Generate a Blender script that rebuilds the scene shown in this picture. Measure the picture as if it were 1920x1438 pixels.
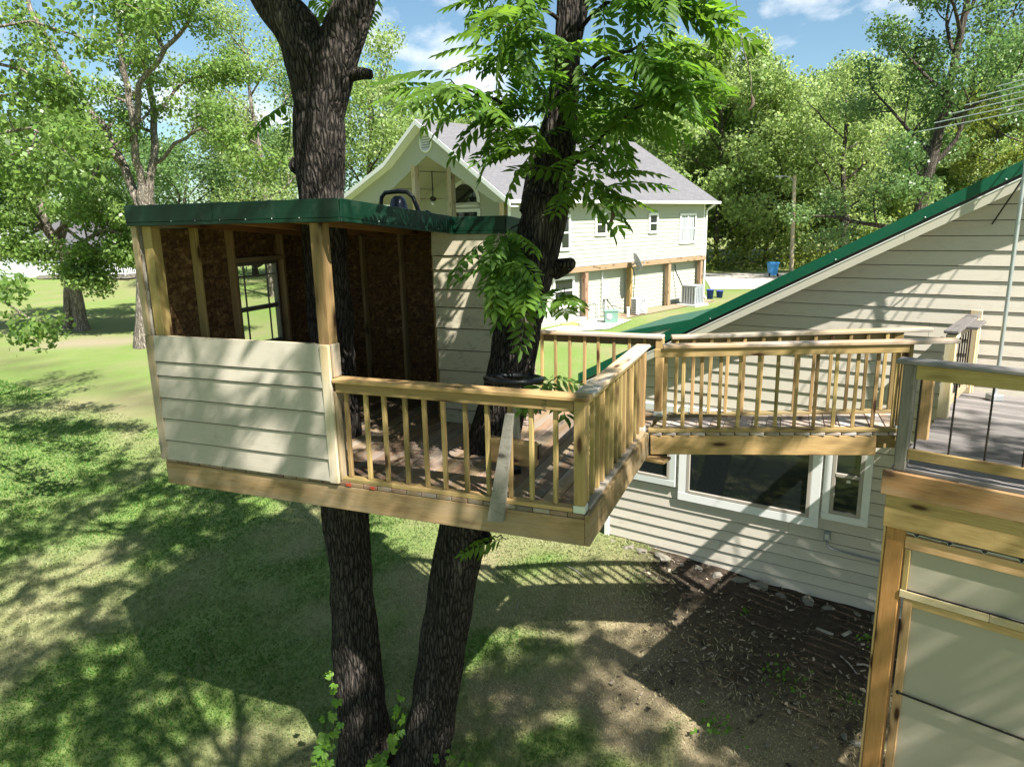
import bpy, math, random
import numpy as np
from mathutils import Matrix, Vector

# ------------------------------------------------------------------ scene, camera, sky, sun
for o in list(bpy.data.objects): bpy.data.objects.remove(o)
sc = bpy.context.scene
COL = sc.collection
CZ = 6.5                                        # camera height above the foot of the walnut tree
PITCH, ROLL, FPX = math.radians(12.9), math.radians(1.2), 1330.0
_f = np.array([0, math.cos(PITCH), -math.sin(PITCH)]); _r = np.array([1.0, 0, 0]); _u = np.cross(_r, _f)
_r, _u = _r*math.cos(ROLL)-_u*math.sin(ROLL), _r*math.sin(ROLL)+_u*math.cos(ROLL)
cd = bpy.data.cameras.new('camera'); cam = bpy.data.objects.new('camera', cd); COL.objects.link(cam)
cd.sensor_width = 36.0; cd.lens = FPX/1920*36; cd.clip_start = 0.05; cd.clip_end = 2000
cam.matrix_world = Matrix(((_r[0], _u[0], -_f[0], 0), (_r[1], _u[1], -_f[1], 0), (_r[2], _u[2], -_f[2], CZ), (0, 0, 0, 1)))
sc.camera = cam

SUN_AZ, SUN_EL = math.radians(-53), math.radians(50)       # azimuth from +X, elevation
sdir = Vector((math.cos(SUN_EL)*math.cos(SUN_AZ), math.cos(SUN_EL)*math.sin(SUN_AZ), math.sin(SUN_EL)))
W = bpy.data.worlds.new('World'); sc.world = W; W.use_nodes = True
nt = W.node_tree; nt.nodes.clear()
def N(nt, t, **kw):
    n = nt.nodes.new(t)
    for k, v in kw.items():
        if k in n.inputs.keys(): n.inputs[k].default_value = v
        else: setattr(n, k, v)
    return n
sky = N(nt, 'ShaderNodeTexSky', sky_type='NISHITA', sun_disc=False, sun_elevation=SUN_EL,
        sun_rotation=math.atan2(sdir.x, sdir.y), air_density=1.0, dust_density=0.9, ozone_density=1.6)
tc = N(nt, 'ShaderNodeTexCoord')
mp = N(nt, 'ShaderNodeMapping'); mp.inputs['Scale'].default_value = (1, 1, 2.1); mp.inputs['Location'].default_value = (1.3, 0.8, 0.38)
no = N(nt, 'ShaderNodeTexNoise', Scale=5.2, Detail=9.0, Roughness=0.56, Distortion=0.15)
cr = N(nt, 'ShaderNodeValToRGB'); cr.color_ramp.elements[0].position = 0.53; cr.color_ramp.elements[1].position = 0.68
mx = N(nt, 'ShaderNodeMix', data_type='RGBA'); mx.inputs[7].default_value = (9.0, 9.2, 9.4, 1)
tn = N(nt, 'ShaderNodeMix', data_type='RGBA', blend_type='MULTIPLY'); tn.inputs[0].default_value = 1.0; tn.inputs[7].default_value = (0.98, 1.14, 1.10, 1)
bg = N(nt, 'ShaderNodeBackground', Strength=0.051); wo = N(nt, 'ShaderNodeOutputWorld')
L = nt.links.new
L(tc.outputs['Generated'], mp.inputs[0]); L(mp.outputs[0], no.inputs['Vector']); L(no.outputs[0], cr.inputs[0])
L(sky.outputs[0], tn.inputs[6]); L(tn.outputs[2], mx.inputs[6]); L(cr.outputs[0], mx.inputs[0]); L(mx.outputs[2], bg.inputs[0]); L(bg.outputs[0], wo.inputs[0])
sd = bpy.data.lights.new('sun', 'SUN'); sd.energy = 5.0; sd.angle = math.radians(0.53); sd.color = (1.0, 0.955, 0.88)
so = bpy.data.objects.new('sun', sd); COL.objects.link(so); so.location = (0, 0, 40)
so.rotation_euler = (-sdir).to_track_quat('-Z', 'Y').to_euler()
sc.view_settings.view_transform = 'Standard'; sc.view_settings.look = 'None'
sc.view_settings.exposure = 1.5; sc.view_settings.gamma = 1.0; sc.view_settings.use_curve_mapping = False
sc.cycles.max_bounces = 8; sc.cycles.transparent_max_bounces = 12; sc.cycles.use_denoising = True
sc.cycles.sample_clamp_indirect = 6.0

rng = np.random.default_rng(7); random.seed(7)
V3 = lambda *a: np.array(a, float)
CAM = V3(0, 0, CZ)
def at(px, py, Y):                              # the point seen at a pixel of the photograph, Y metres ahead
    d = _f+_r*(px-960)/FPX-_u*(py-719)/FPX
    return CAM+d*(Y/d[1])
# frames of the built things, in metres
TA = V3(0.546, 5.176, 4.25); E1 = V3(-0.927, 0.374, 0); E1 /= np.linalg.norm(E1); E2 = V3(-E1[1]*-1, -E1[0], 0)
E2 = V3(E1[1], -E1[0], 0)
if E2[1] < 0: E2 = -E2
def th(u, v, w): return TA+E1*u+E2*v+V3(0, 0, w)            # treehouse: u along the front (leftwards), v back, w above deck
DG = V3(3.29, 5.878, 4.35); _a = math.radians(-41); D1 = V3(math.cos(_a), math.sin(_a), 0); D2 = V3(-D1[1], D1[0], 0)
def dk(a, b, w): return DG+D1*a+D2*b+V3(0, 0, w)            # upper deck
HW = V3(5.918, 8.367, 4.35); _a = math.radians(55.5); HT = V3(-math.sin(_a), math.cos(_a), 0); HN = V3(HT[1], -HT[0], 0)
def hs(t, n, z): return V3(HW[0], HW[1], 0)+HT*t+HN*n+V3(0, 0, z)   # house: t along wall (leftwards), n into the house, z world
N0 = V3(0.016, 27.615, 0); _a = math.radians(45.2); W1 = V3(math.cos(_a), math.sin(_a), 0); W2 = V3(-W1[1], W1[0], 0)
def nb(s, q, z): return N0+W1*s+W2*q+V3(0, 0, z+CZ)         # neighbour house: s along, q back, z relative to camera

# ------------------------------------------------------------------ object helpers
WM = {}
def setw(o, M, parent=None):
    WM[o.name] = M
    if parent is not None:
        o.parent = parent; o.matrix_parent_inverse = WM[parent.name].inverted()
    o.matrix_basis = M
def tag(o, label, cat, group=None):
    o['label'] = label; o['category'] = cat
    if group: o['group'] = group
    return o
def thing(name, loc, label, cat, group=None):
    o = bpy.data.objects.new(name, None); COL.objects.link(o); o.empty_display_size = 0.2
    setw(o, Matrix.Translation(Vector(loc))); return tag(o, label, cat, group)
MESH = {}
def mesh_np(name, V, Fq=None, Ft=None, tint=None, smooth=False):
    """mesh from numpy: V (n,3), Fq (m,4), Ft (k,3)"""
    me = bpy.data.meshes.new(name)
    nq = 0 if Fq is None else len(Fq); ntr = 0 if Ft is None else len(Ft)
    me.vertices.add(len(V)); me.vertices.foreach_set('co', np.ascontiguousarray(V, dtype=np.float32).ravel())
    loops = np.concatenate([np.asarray(Fq, np.int32).ravel() if nq else np.zeros(0, np.int32), np.asarray(Ft, np.int32).ravel() if ntr else np.zeros(0, np.int32)])
    me.loops.add(len(loops)); me.loops.foreach_set('vertex_index', loops.astype(np.int32))
    me.polygons.add(nq+ntr)
    st = np.concatenate([np.arange(nq)*4, nq*4+np.arange(ntr)*3]).astype(np.int32)
    me.polygons.foreach_set('loop_start', st)
    if smooth: me.polygons.foreach_set('use_smooth', np.ones(nq+ntr, bool))
    if tint is not None:
        at_ = me.color_attributes.new('tint', 'FLOAT_COLOR', 'POINT')
        at_.data.foreach_set('color', np.ascontiguousarray(tint, dtype=np.float32).ravel())
    me.update(calc_edges=True); me.validate(); return me
def obj(name, me, mat, parent=None, M=None):
    o = bpy.data.objects.new(name, me); COL.objects.link(o)
    if mat is not None and len(me.materials) == 0: me.materials.append(mat)
    setw(o, M if M is not None else Matrix.Identity(4), parent); return o
def free(name, V, faces, mat, parent=None, smooth=False):
    """mesh given by world vertices and faces; its origin is put at its own base centre"""
    V = np.asarray(V, float); c = (V.min(0)+V.max(0))/2; c[2] = V[:, 2].min()
    me = bpy.data.meshes.new(name); me.from_pydata([tuple(v) for v in V-c], [], [list(map(int, f_)) for f_ in faces])
    if smooth: me.polygons.foreach_set('use_smooth', np.ones(len(me.polygons), bool))
    me.update(); return obj(name, me, mat, parent, Matrix.Translation(Vector(c)))
def cbox_mesh(lx, ly, lz, c):
    """box lx*ly*lz centred at 0 with chamfered edges"""
    key = (round(lx, 3), round(ly, 3), round(lz, 3), round(c, 4))
    h = np.array([lx, ly, lz])/2; c = min(c, h.min()*0.45); vs, idx = [], {}
    for sx in (-1, 1):
        for sy in (-1, 1):
            for sz in (-1, 1):
                s = np.array([sx, sy, sz])
                for a in range(3):
                    v = s*(h-c); v[a] = s[a]*h[a]; idx[(sx, sy, sz, a)] = len(vs); vs.append(v)
    F = []
    for a in range(3):
        b, d = (a+1) % 3, (a+2) % 3
        for s in (-1, 1):
            q = []
            for sb, s2 in ((-1, -1), (1, -1), (1, 1), (-1, 1)):
                t = [0, 0, 0]; t[a] = s; t[b] = sb; t[d] = s2; q.append(idx[(*t, a)])
            F.append(q if s > 0 else q[::-1])
    for a in range(3):
        b, d = (a+1) % 3, (a+2) % 3
        for sb in (-1, 1):
            for s2 in (-1, 1):
                t0 = [0, 0, 0]; t0[b] = sb; t0[d] = s2; t1 = list(t0); t0[a] = -1; t1[a] = 1
                q = [idx[(*t0, b)], idx[(*t1, b)], idx[(*t1, d)], idx[(*t0, d)]]
                F.append(q if sb*s2 < 0 else q[::-1])
    for sx in (-1, 1):
        for sy in (-1, 1):
            for sz in (-1, 1):
                q = [idx[(sx, sy, sz, a)] for a in range(3)]; F.append(q if sx*sy*sz > 0 else q[::-1])
    return vs, F, key
def bar(name, p0, p1, w, h, mat, parent=None, up=(0, 0, 1), c=0.004):
    """a board from p0 to p1 (centre line), w wide across, h high along up; its own x axis runs along the grain"""
    p0 = Vector(p0); p1 = Vector(p1); X = (p1-p0); l = X.length; X.normalize(); U = Vector(up); Y = U.cross(X)
    if Y.length < 1e-5: Y = Vector((1, 0, 0)).cross(X)
    Y.normalize(); Z = X.cross(Y)
    vs, F, key = cbox_mesh(l, w, h, c); key = key+(mat.name,)
    if key not in MESH:
        me = bpy.data.meshes.new(name); me.from_pydata([tuple(v) for v in vs], [], F); me.update(); me.materials.append(mat); MESH[key] = me
    m = (p0+p1)/2
    return obj(name, MESH[key], mat, parent, Matrix(((X.x, Y.x, Z.x, m.x), (X.y, Y.y, Z.y, m.y), (X.z, Y.z, Z.z, m.z), (0, 0, 0, 1))))
def tube_np(P, R, ns=8, rough=0, cap=True):
    P = np.asarray(P, float); R = np.broadcast_to(np.asarray(R, float), (len(P),)); T = np.gradient(P, axis=0)
    T /= np.linalg.norm(T, axis=1)[:, None]+1e-9
    a = np.array([1.0, 0, 0]) if abs(T[0][0]) < 0.8 else np.array([0, 1.0, 0]); nrm = np.cross(T[0], a); nrm /= np.linalg.norm(nrm); V = []
    th_ = np.arange(ns)*2*math.pi/ns
    for i in range(len(P)):
        nrm = nrm-T[i]*(nrm@T[i]); nrm /= np.linalg.norm(nrm)+1e-9; b = np.cross(T[i], nrm)
        V.append(P[i]+R[i]*(np.cos(th_)[:, None]*nrm+np.sin(th_)[:, None]*b))
    V = np.concatenate(V); i = np.arange(len(P)-1)[:, None]*ns; j = np.arange(ns)[None, :]; k = (j+1) % ns
    F = np.stack([i+j, i+k, i+ns+k, i+ns+j], -1).reshape(-1, 4)
    return V, F
def tubes(name, paths, mat, parent=None, ns=8, smooth=True):
    Vs, Fs, o = [], [], 0
    for P, R in paths:
        v, f_ = tube_np(P, R, ns); Vs.append(v); Fs.append(f_+o); o += len(v)
    V = np.concatenate(Vs); c = (V.min(0)+V.max(0))/2; c[2] = V[:, 2].min()
    return obj(name, mesh_np(name, V-c, np.concatenate(Fs), smooth=smooth), mat, parent, Matrix.Translation(Vector(c)))
def lathe(name, prof, centre, mat, parent=None, ns=24, axis=(0, 0, 1), smooth=True):
    """profile [(r, z)] turned round an axis"""
    A = Vector(axis).normalized(); q = Vector((0, 0, 1)).rotation_difference(A).to_matrix()
    V = [tuple(q@Vector((r*math.cos(k*2*math.pi/ns), r*math.sin(k*2*math.pi/ns), z))) for r, z in prof for k in range(ns)]
    F = [(i*ns+k, i*ns+(k+1) % ns, (i+1)*ns+(k+1) % ns, (i+1)*ns+k) for i in range(len(prof)-1) for k in range(ns)]
    F.append(tuple(range(ns))[::-1]); F.append(tuple((len(prof)-1)*ns+k for k in range(ns)))
    V = np.array(V)+np.array(centre); return free(name, V, F, mat, parent, smooth)
def prism(name, poly, ext, mat, parent=None):
    """polygon (list of 3D points) pushed along ext"""
    n = len(poly); P = np.array(poly, float); Q = P+np.array(ext, float)
    F = [tuple(range(n))[::-1], tuple(range(n, 2*n))]+[(i, (i+1) % n, n+(i+1) % n, n+i) for i in range(n)]
    nrm = np.zeros(3)
    for i in range(n): nrm += np.cross(P[i], P[(i+1) % n])
    if nrm@np.array(ext, float) < 0: F = [f_[::-1] for f_ in F]
    return free(name, np.concatenate([P, Q]), F, mat, parent)

# ------------------------------------------------------------------ materials
def newmat(name):
    m = bpy.data.materials.new(name); m.use_nodes = True; m.node_tree.nodes.clear(); return m, m.node_tree
def finish(t, bsdf):
    out = N(t, 'ShaderNodeOutputMaterial'); t.links.new(bsdf.outputs[0], out.inputs[0])
def ramp(t, stops):
    r_ = N(t, 'ShaderNodeValToRGB'); e = r_.color_ramp.elements
    while len(e) > 1: e.remove(e[-1])
    e[0].position, e[0].color = stops[0][0], (*stops[0][1], 1)
    for p, c in stops[1:]:
        x = e.new(p); x.color = (*c, 1)
    return r_
def mixc(t, fac, a, b, mode='MIX'):
    m = N(t, 'ShaderNodeMix', data_type='RGBA', blend_type=mode)
    for sock, v in ((m.inputs[0], fac), (m.inputs[6], a), (m.inputs[7], b)):
        if hasattr(v, 'is_linked') or hasattr(v, 'links'): t.links.new(v, sock)
        elif isinstance(v, (int, float)): sock.default_value = v
        else: sock.default_value = (*v, 1)
    return m.outputs[2]
def coords(t, scale=(1, 1, 1), rnd=True, kind='Object'):
    tc = N(t, 'ShaderNodeTexCoord'); mp = N(t, 'ShaderNodeMapping'); mp.inputs['Scale'].default_value = scale
    if rnd:
        oi = N(t, 'ShaderNodeObjectInfo'); mu = N(t, 'ShaderNodeVectorMath', operation='SCALE'); mu.inputs[0].default_value = (37.0, 19.0, 53.0)
        t.links.new(oi.outputs['Random'], mu.inputs['Scale']); ad = N(t, 'ShaderNodeVectorMath', operation='ADD')
        t.links.new(tc.outputs[kind], ad.inputs[0]); t.links.new(mu.outputs[0], ad.inputs[1]); t.links.new(ad.outputs[0], mp.inputs[0])
    else: t.links.new(tc.outputs[kind], mp.inputs[0])
    return mp.outputs[0]
def noise(t, vec, scale, detail=4, rough=0.55, dist=0.0):
    n = N(t, 'ShaderNodeTexNoise', Scale=scale, Detail=detail, Roughness=rough, Distortion=dist); t.links.new(vec, n.inputs['Vector']); return n.outputs[0]
def bumpn(t, height, strength, dist=0.01, nrm=None):
    b = N(t, 'ShaderNodeBump', Strength=strength, Distance=dist); t.links.new(height, b.inputs['Height'])
    if nrm is not None: t.links.new(nrm, b.inputs['Normal'])
    return b.outputs[0]
def princ(t, col, rough=0.7, metal=0.0, spec=0.4, nrm=None):
    p = N(t, 'ShaderNodeBsdfPrincipled', Metallic=metal)
    p.inputs['Specular IOR Level'].default_value = spec
    for k, v in (('Base Color', col), ('Roughness', rough)):
        if hasattr(v, 'links'): t.links.new(v, p.inputs[k])
        elif isinstance(v, (int, float)): p.inputs[k].default_value = v
        else: p.inputs[k].default_value = (*v, 1)
    if nrm is not None: t.links.new(nrm, p.inputs['Normal'])
    return p
def wood(name, light, dark, knot=(0.05, 0.022, 0.01), grain=1.0, knots=True, grey=None, rough=0.72):
    m, t = newmat(name)
    v = coords(t, (0.9, 9, 9)); wob = noise(t, coords(t, (1.3, 3, 3)), 1.6, 2)
    ad = N(t, 'ShaderNodeVectorMath', operation='ADD'); sc_ = N(t, 'ShaderNodeVectorMath', operation='SCALE'); sc_.inputs['Scale'].default_value = 0.9
    cmb = N(t, 'ShaderNodeCombineXYZ'); t.links.new(wob, cmb.inputs[1]); t.links.new(wob, cmb.inputs[2])
    t.links.new(cmb.outputs[0], sc_.inputs[0]); t.links.new(v, ad.inputs[0]); t.links.new(sc_.outputs[0], ad.inputs[1])
    g1 = noise(t, ad.outputs[0], 2.4, 5, 0.62, 0.5); g2 = noise(t, coords(t, (1.5, 60, 60)), 2.0, 3, 0.6)
    md = tuple(a*0.55+b*0.45 for a, b in zip(light, dark))
    r1 = ramp(t, [(0.30, dark), (0.44, md), (0.52, light), (0.60, md), (0.74, light)]); t.links.new(g1, r1.inputs[0])
    col = mixc(t, 0.5*grain, r1.outputs[0], mixc(t, g2, tuple(c*0.55 for c in dark), tuple(min(1, c*1.25) for c in light)))
    big = noise(t, coords(t, (0.8, 2, 2)), 1.1, 2)
    col = mixc(t, 0.5, col, mixc(t, big, tuple(c*0.62 for c in light), tuple(min(1, c*1.25) for c in light)), 'MULTIPLY') if False else mixc(t, big, mixc(t, 0.35, col, dark), col)
    if knots:
        vo = N(t, 'ShaderNodeTexVoronoi', Scale=1.0); t.links.new(coords(t, (2.1, 7, 7)), vo.inputs['Vector'])
        kr = ramp(t, [(0.10, (1, 1, 1)), (0.19, (0.35, 0.35, 0.35)), (0.34, (0, 0, 0))]); t.links.new(vo.outputs['Distance'], kr.inputs[0])
        col = mixc(t, kr.outputs[0], col, knot)
    if grey is not None:
        gn = noise(t, coords(t, (0.5, 3, 3)), 2.2, 4, 0.6); gr = ramp(t, [(0.42, (0, 0, 0)), (0.62, (1, 1, 1))]); t.links.new(gn, gr.inputs[0])
        gf = N(t, 'ShaderNodeMath', operation='MULTIPLY'); gf.inputs[1].default_value = grey[1]; t.links.new(gr.outputs[0], gf.inputs[0])
        col = mixc(t, gf.outputs[0], col, grey[0])
    oi = N(t, 'ShaderNodeObjectInfo'); hv = N(t, 'ShaderNodeHueSaturation'); mr = N(t, 'ShaderNodeMapRange')
    mr.inputs['To Min'].default_value = 0.62; mr.inputs['To Max'].default_value = 1.28; t.links.new(oi.outputs['Random'], mr.inputs['Value'])
    t.links.new(mr.outputs[0], hv.inputs['Value']); t.links.new(col, hv.inputs['Color'])
    h3 = N(t, 'ShaderNodeMapRange'); h3.inputs['To Min'].default_value = 0.485; h3.inputs['To Max'].default_value = 0.512; fr_ = N(t, 'ShaderNodeMath', operation='FRACT'); ml = N(t, 'ShaderNodeMath', operation='MULTIPLY'); ml.inputs[1].default_value = 17.3
    t.links.new(oi.outputs['Random'], ml.inputs[0]); t.links.new(ml.outputs[0], fr_.inputs[0]); t.links.new(fr_.outputs[0], h3.inputs['Value']); t.links.new(h3.outputs[0], hv.inputs['Hue'])
    nr = bumpn(t, g2, 0.35, 0.004); nr = bumpn(t, g1, 0.15, 0.004, nr)
    finish(t, princ(t, hv.outputs[0], rough, spec=0.25, nrm=nr)); return m
def plain(name, col, rough=0.6, metal=0.0, spec=0.4, var=0.12, scale=6.0, bump=0.05):
    m, t = newmat(name); v = coords(t); n = noise(t, v, scale, 5, 0.6)
    c = mixc(t, n, tuple(x*(1-var) for x in col), tuple(min(1, x*(1+var)) for x in col))
    finish(t, princ(t, c, rough, metal, spec, bumpn(t, noise(t, v, scale*8, 3), bump, 0.004))); return m
def siding(name, col, dirt=0.0, bump=0.3):
    m, t = newmat(name); g = noise(t, coords(t, (2.5, 45, 45)), 2.2, 5, 0.65); big = noise(t, coords(t, (0.7, 2, 2)), 1.2, 3)
    c = mixc(t, g, tuple(x*0.90 for x in col), tuple(min(1, x*1.06) for x in col)); c = mixc(t, big, mixc(t, 0.10, c, (0.32, 0.29, 0.22)), c)
    if dirt:
        d = noise(t, coords(t, (2.4, 6, 6)), 1.7, 8, 0.75, 0.2); r_ = ramp(t, [(0.53, (0, 0, 0)), (0.72, (1, 1, 1))]); t.links.new(d, r_.inputs[0])
        f_ = N(t, 'ShaderNodeMath', operation='MULTIPLY'); f_.inputs[1].default_value = dirt; t.links.new(r_.outputs[0], f_.inputs[0])
        c = mixc(t, f_.outputs[0], c, (0.12, 0.105, 0.07))
    sp = N(t, 'ShaderNodeTexVoronoi', Scale=7.0); t.links.new(coords(t), sp.inputs['Vector'])
    sr = ramp(t, [(0.012, (1, 1, 1)), (0.03, (0, 0, 0))]); t.links.new(sp.outputs['Distance'], sr.inputs[0])
    c = mixc(t, sr.outputs[0], c, (0.10, 0.085, 0.06))
    oi = N(t, 'ShaderNodeObjectInfo'); hv = N(t, 'ShaderNodeHueSaturation'); mr = N(t, 'ShaderNodeMapRange')
    mr.inputs['To Min'].default_value = 0.93; mr.inputs['To Max'].default_value = 1.06; t.links.new(oi.outputs['Random'], mr.inputs['Value'])
    t.links.new(mr.outputs[0], hv.inputs['Value']); t.links.new(c, hv.inputs['Color'])
    finish(t, princ(t, hv.outputs[0], 0.62, spec=0.3, nrm=bumpn(t, g, bump, 0.004))); return m
def leafmat(name, ca, cb, trans=0.42, rough=0.45):
    m, t = newmat(name); at_ = N(t, 'ShaderNodeAttribute', attribute_name='tint')
    sp = N(t, 'ShaderNodeSeparateColor'); t.links.new(at_.outputs['Color'], sp.inputs[0])
    col = mixc(t, sp.outputs[0], ca, cb)
    hv = N(t, 'ShaderNodeHueSaturation'); mr = N(t, 'ShaderNodeMapRange'); mr.inputs['To Min'].default_value = 0.6; mr.inputs['To Max'].default_value = 1.35
    t.links.new(sp.outputs[1], mr.inputs['Value']); t.links.new(mr.outputs[0], hv.inputs['Value']); t.links.new(col, hv.inputs['Color'])
    p = princ(t, hv.outputs[0], rough, spec=0.35)
    tr = N(t, 'ShaderNodeBsdfTranslucent'); h2 = N(t, 'ShaderNodeHueSaturation', Saturation=1.1, Value=1.5, Hue=0.488); t.links.new(hv.outputs[0], h2.inputs['Color'])
    t.links.new(h2.outputs[0], tr.inputs[0]); ms = N(t, 'ShaderNodeMixShader', Fac=trans)
    t.links.new(p.outputs[0], ms.inputs[1]); t.links.new(tr.outputs[0], ms.inputs[2]); finish(t, ms); return m
def barkmat(name, ridge, fissure, scale=1.0, rough=0.9):
    m, t = newmat(name); v = coords(t, (9*scale, 9*scale, 1.5*scale), rnd=False); w = noise(t, coords(t, (5, 5, 2), rnd=False), 1.5, 3)
    vo = N(t, 'ShaderNodeTexVoronoi', feature='DISTANCE_TO_EDGE', Scale=2.0)
    ad = N(t, 'ShaderNodeVectorMath', operation='ADD'); t.links.new(v, ad.inputs[0]); c_ = N(t, 'ShaderNodeCombineXYZ')
    for k in range(3): t.links.new(w, c_.inputs[k])
    t.links.new(c_.outputs[0], ad.inputs[1]); t.links.new(ad.outputs[0], vo.inputs['Vector'])
    fine = noise(t, coords(t, (22*scale, 22*scale, 6*scale), rnd=False), 2.0, 5, 0.7)
    hmul = N(t, 'ShaderNodeMath', operation='MULTIPLY_ADD'); t.links.new(vo.outputs['Distance'], hmul.inputs[0]); hmul.inputs[1].default_value = 2.2
    fm = N(t, 'ShaderNodeMath', operation='MULTIPLY'); fm.inputs[1].default_value = 0.55; t.links.new(fine, fm.inputs[0]); t.links.new(fm.outputs[0], hmul.inputs[2])
    r_ = ramp(t, [(0.28, fissure), (0.55, tuple(a*0.5+b*0.5 for a, b in zip(ridge, fissure))), (0.9, ridge)]); t.links.new(hmul.outputs[0], r_.inputs[0])
    big = noise(t, coords(t, (1.6, 1.6, 0.7), rnd=False), 2.0, 5, 0.65); lr = ramp(t, [(0.56, (0, 0, 0)), (0.72, (1, 1, 1))]); t.links.new(big, lr.inputs[0])
    lf = N(t, 'ShaderNodeMath', operation='MULTIPLY'); t.links.new(lr.outputs[0], lf.inputs[0]); t.links.new(hmul.outputs[0], lf.inputs[1]); lf.use_clamp = True
    colb = mixc(t, lf.outputs[0], r_.outputs[0], tuple(a*1.9 for a in ridge))
    finish(t, princ(t, colb, rough, spec=0.15, nrm=bumpn(t, hmul.outputs[0], 1.0, 0.05))); return m

PT = wood('treated_pine', (0.43, 0.31, 0.135), (0.235, 0.145, 0.05))                # yellow-green pressure treated
PTB = wood('treated_pine_beam', (0.33, 0.24, 0.115), (0.14, 0.088, 0.036), grey=((0.27, 0.225, 0.155), 0.5))
PTC = wood('rail_cap_pine', (0.52, 0.40, 0.24), (0.33, 0.23, 0.12), grey=((0.40, 0.37, 0.34), 0.9))
DECKW = wood('deck_board_pine', (0.29, 0.195, 0.115), (0.15, 0.095, 0.053), grey=((0.235, 0.21, 0.185), 0.75))
RAMPW = wood('walkway_board_pine', (0.42, 0.33, 0.25), (0.27, 0.20, 0.15), grey=((0.42, 0.38, 0.36), 0.9))
GREYW = wood('weathered_grey_wood', (0.40, 0.37, 0.32), (0.17, 0.15, 0.125), knot=(0.06, 0.05, 0.04))
OLDDECK = wood('old_grey_deck_wood', (0.25, 0.23, 0.22), (0.085, 0.076, 0.072), knots=False)
TRIMW = wood('trim_pine', (0.55, 0.44, 0.27), (0.39, 0.28, 0.14), grey=((0.46, 0.42, 0.34), 0.7))
CEDAR = wood('cedar_post_wood', (0.44, 0.23, 0.085), (0.27, 0.12, 0.035))
FRAMEW = wood('screen_frame_pine', (0.60, 0.42, 0.20), (0.38, 0.22, 0.08))
FASCW = wood('brown_fascia_pine', (0.40, 0.25, 0.10), (0.19, 0.105, 0.04), grey=((0.36, 0.28, 0.16), 0.6))
STAINB = wood('stained_beam_wood', (0.33, 0.225, 0.145), (0.21, 0.13, 0.08))
SID_H = siding('hut_siding_paint', (0.405, 0.365, 0.305), 0.25)
SID_D = siding('mildewed_siding_paint', (0.45, 0.405, 0.30), 0.8)
SID_R = siding('house_siding_paint', (0.56, 0.515, 0.44), 0.22)
SID_N = siding('neighbour_siding_paint', (0.39, 0.405, 0.335), 0.0, 0.1)
WHITE = plain('white_trim_paint', (0.74, 0.745, 0.73), 0.55, var=0.05)
SOFF = plain('cream_soffit_paint', (0.50, 0.475, 0.39), 0.6, var=0.05)
BLACK = plain('black_metal', (0.012, 0.012, 0.014), 0.35, 0.3, 0.5)
RUST = plain('dark_rebar_metal', (0.035, 0.028, 0.024), 0.6, 0.5, 0.4, bump=0.3)
GALV = plain('galvanised_metal', (0.52, 0.55, 0.56), 0.42, 0.8, 0.5, bump=0.03)
WSTEEL = plain('pale_post_base', (0.55, 0.57, 0.52), 0.5, 0.3)
ALU = plain('antenna_aluminium', (0.80, 0.80, 0.78), 0.4, 0.4)
GREYP = plain('grey_plastic', (0.24, 0.25, 0.26), 0.5)
BLUEP = plain('blue_plastic', (0.07, 0.33, 0.72), 0.4)
NAVY = plain('navy_plastic', (0.02, 0.05, 0.30), 0.4)
BELLM = plain('dark_blue_bell_metal', (0.02, 0.026, 0.045), 0.28, 0.5, 0.6)
TFG = plain('pale_green_steel', (0.15, 0.26, 0.21), 0.5)
ACW = plain('white_unit_steel', (0.72, 0.73, 0.73), 0.45)
ACG = plain('grey_unit_steel', (0.36, 0.38, 0.41), 0.45, 0.2)
DARK = plain('dark_opening', (0.02, 0.021, 0.022), 0.6)
CONC = plain('concrete', (0.55, 0.53, 0.49), 0.85, var=0.15, scale=3)
STONE = plain('pale_limestone', (0.17, 0.155, 0.125), 0.9, var=0.4, scale=9, bump=0.8)
REDP = plain('red_door_paint', (0.22, 0.012, 0.02), 0.4)
CURT = plain('pale_curtain', (0.38, 0.43, 0.42), 0.8)
BROWNF = plain('bronze_window_frame', (0.115, 0.10, 0.08), 0.5)
TAUPEF = plain('taupe_window_frame', (0.36, 0.325, 0.28), 0.5)
PLY = wood('plywood_underside', (0.26, 0.14, 0.055), (0.14, 0.07, 0.028), knots=True)
REDTAG = plain('red_end_tag', (0.45, 0.06, 0.03), 0.6)
def _dusty(name, col, dust):
    m, t = newmat(name); v = coords(t, (1, 1, 1)); n = noise(t, v, 3.5, 8, 0.72, 0.6); r_ = ramp(t, [(0.52, (0, 0, 0)), (0.75, (1, 1, 1))]); t.links.new(n, r_.inputs[0]); n2 = noise(t, coords(t, (0.6, 9, 9)), 3.0, 5)
    f_ = N(t, 'ShaderNodeMath', operation='MULTIPLY'); f_.inputs[1].default_value = dust; t.links.new(r_.outputs[0], f_.inputs[0])
    c = mixc(t, n2, tuple(x*0.75 for x in col), tuple(x*1.3 for x in col)); c = mixc(t, f_.outputs[0], c, (0.16, 0.19, 0.15)); finish(t, princ(t, c, 0.42, 0.0, 0.3, bumpn(t, noise(t, coords(t, (1.2, 4, 4)), 2.0, 2), 0.05, 0.01))); return m
DGREEN = _dusty('dark_green_fascia_metal', (0.0015, 0.020, 0.0095), 0.16); GREEN = _dusty('green_roof_metal', (0.004, 0.082, 0.042), 0.10)
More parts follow.
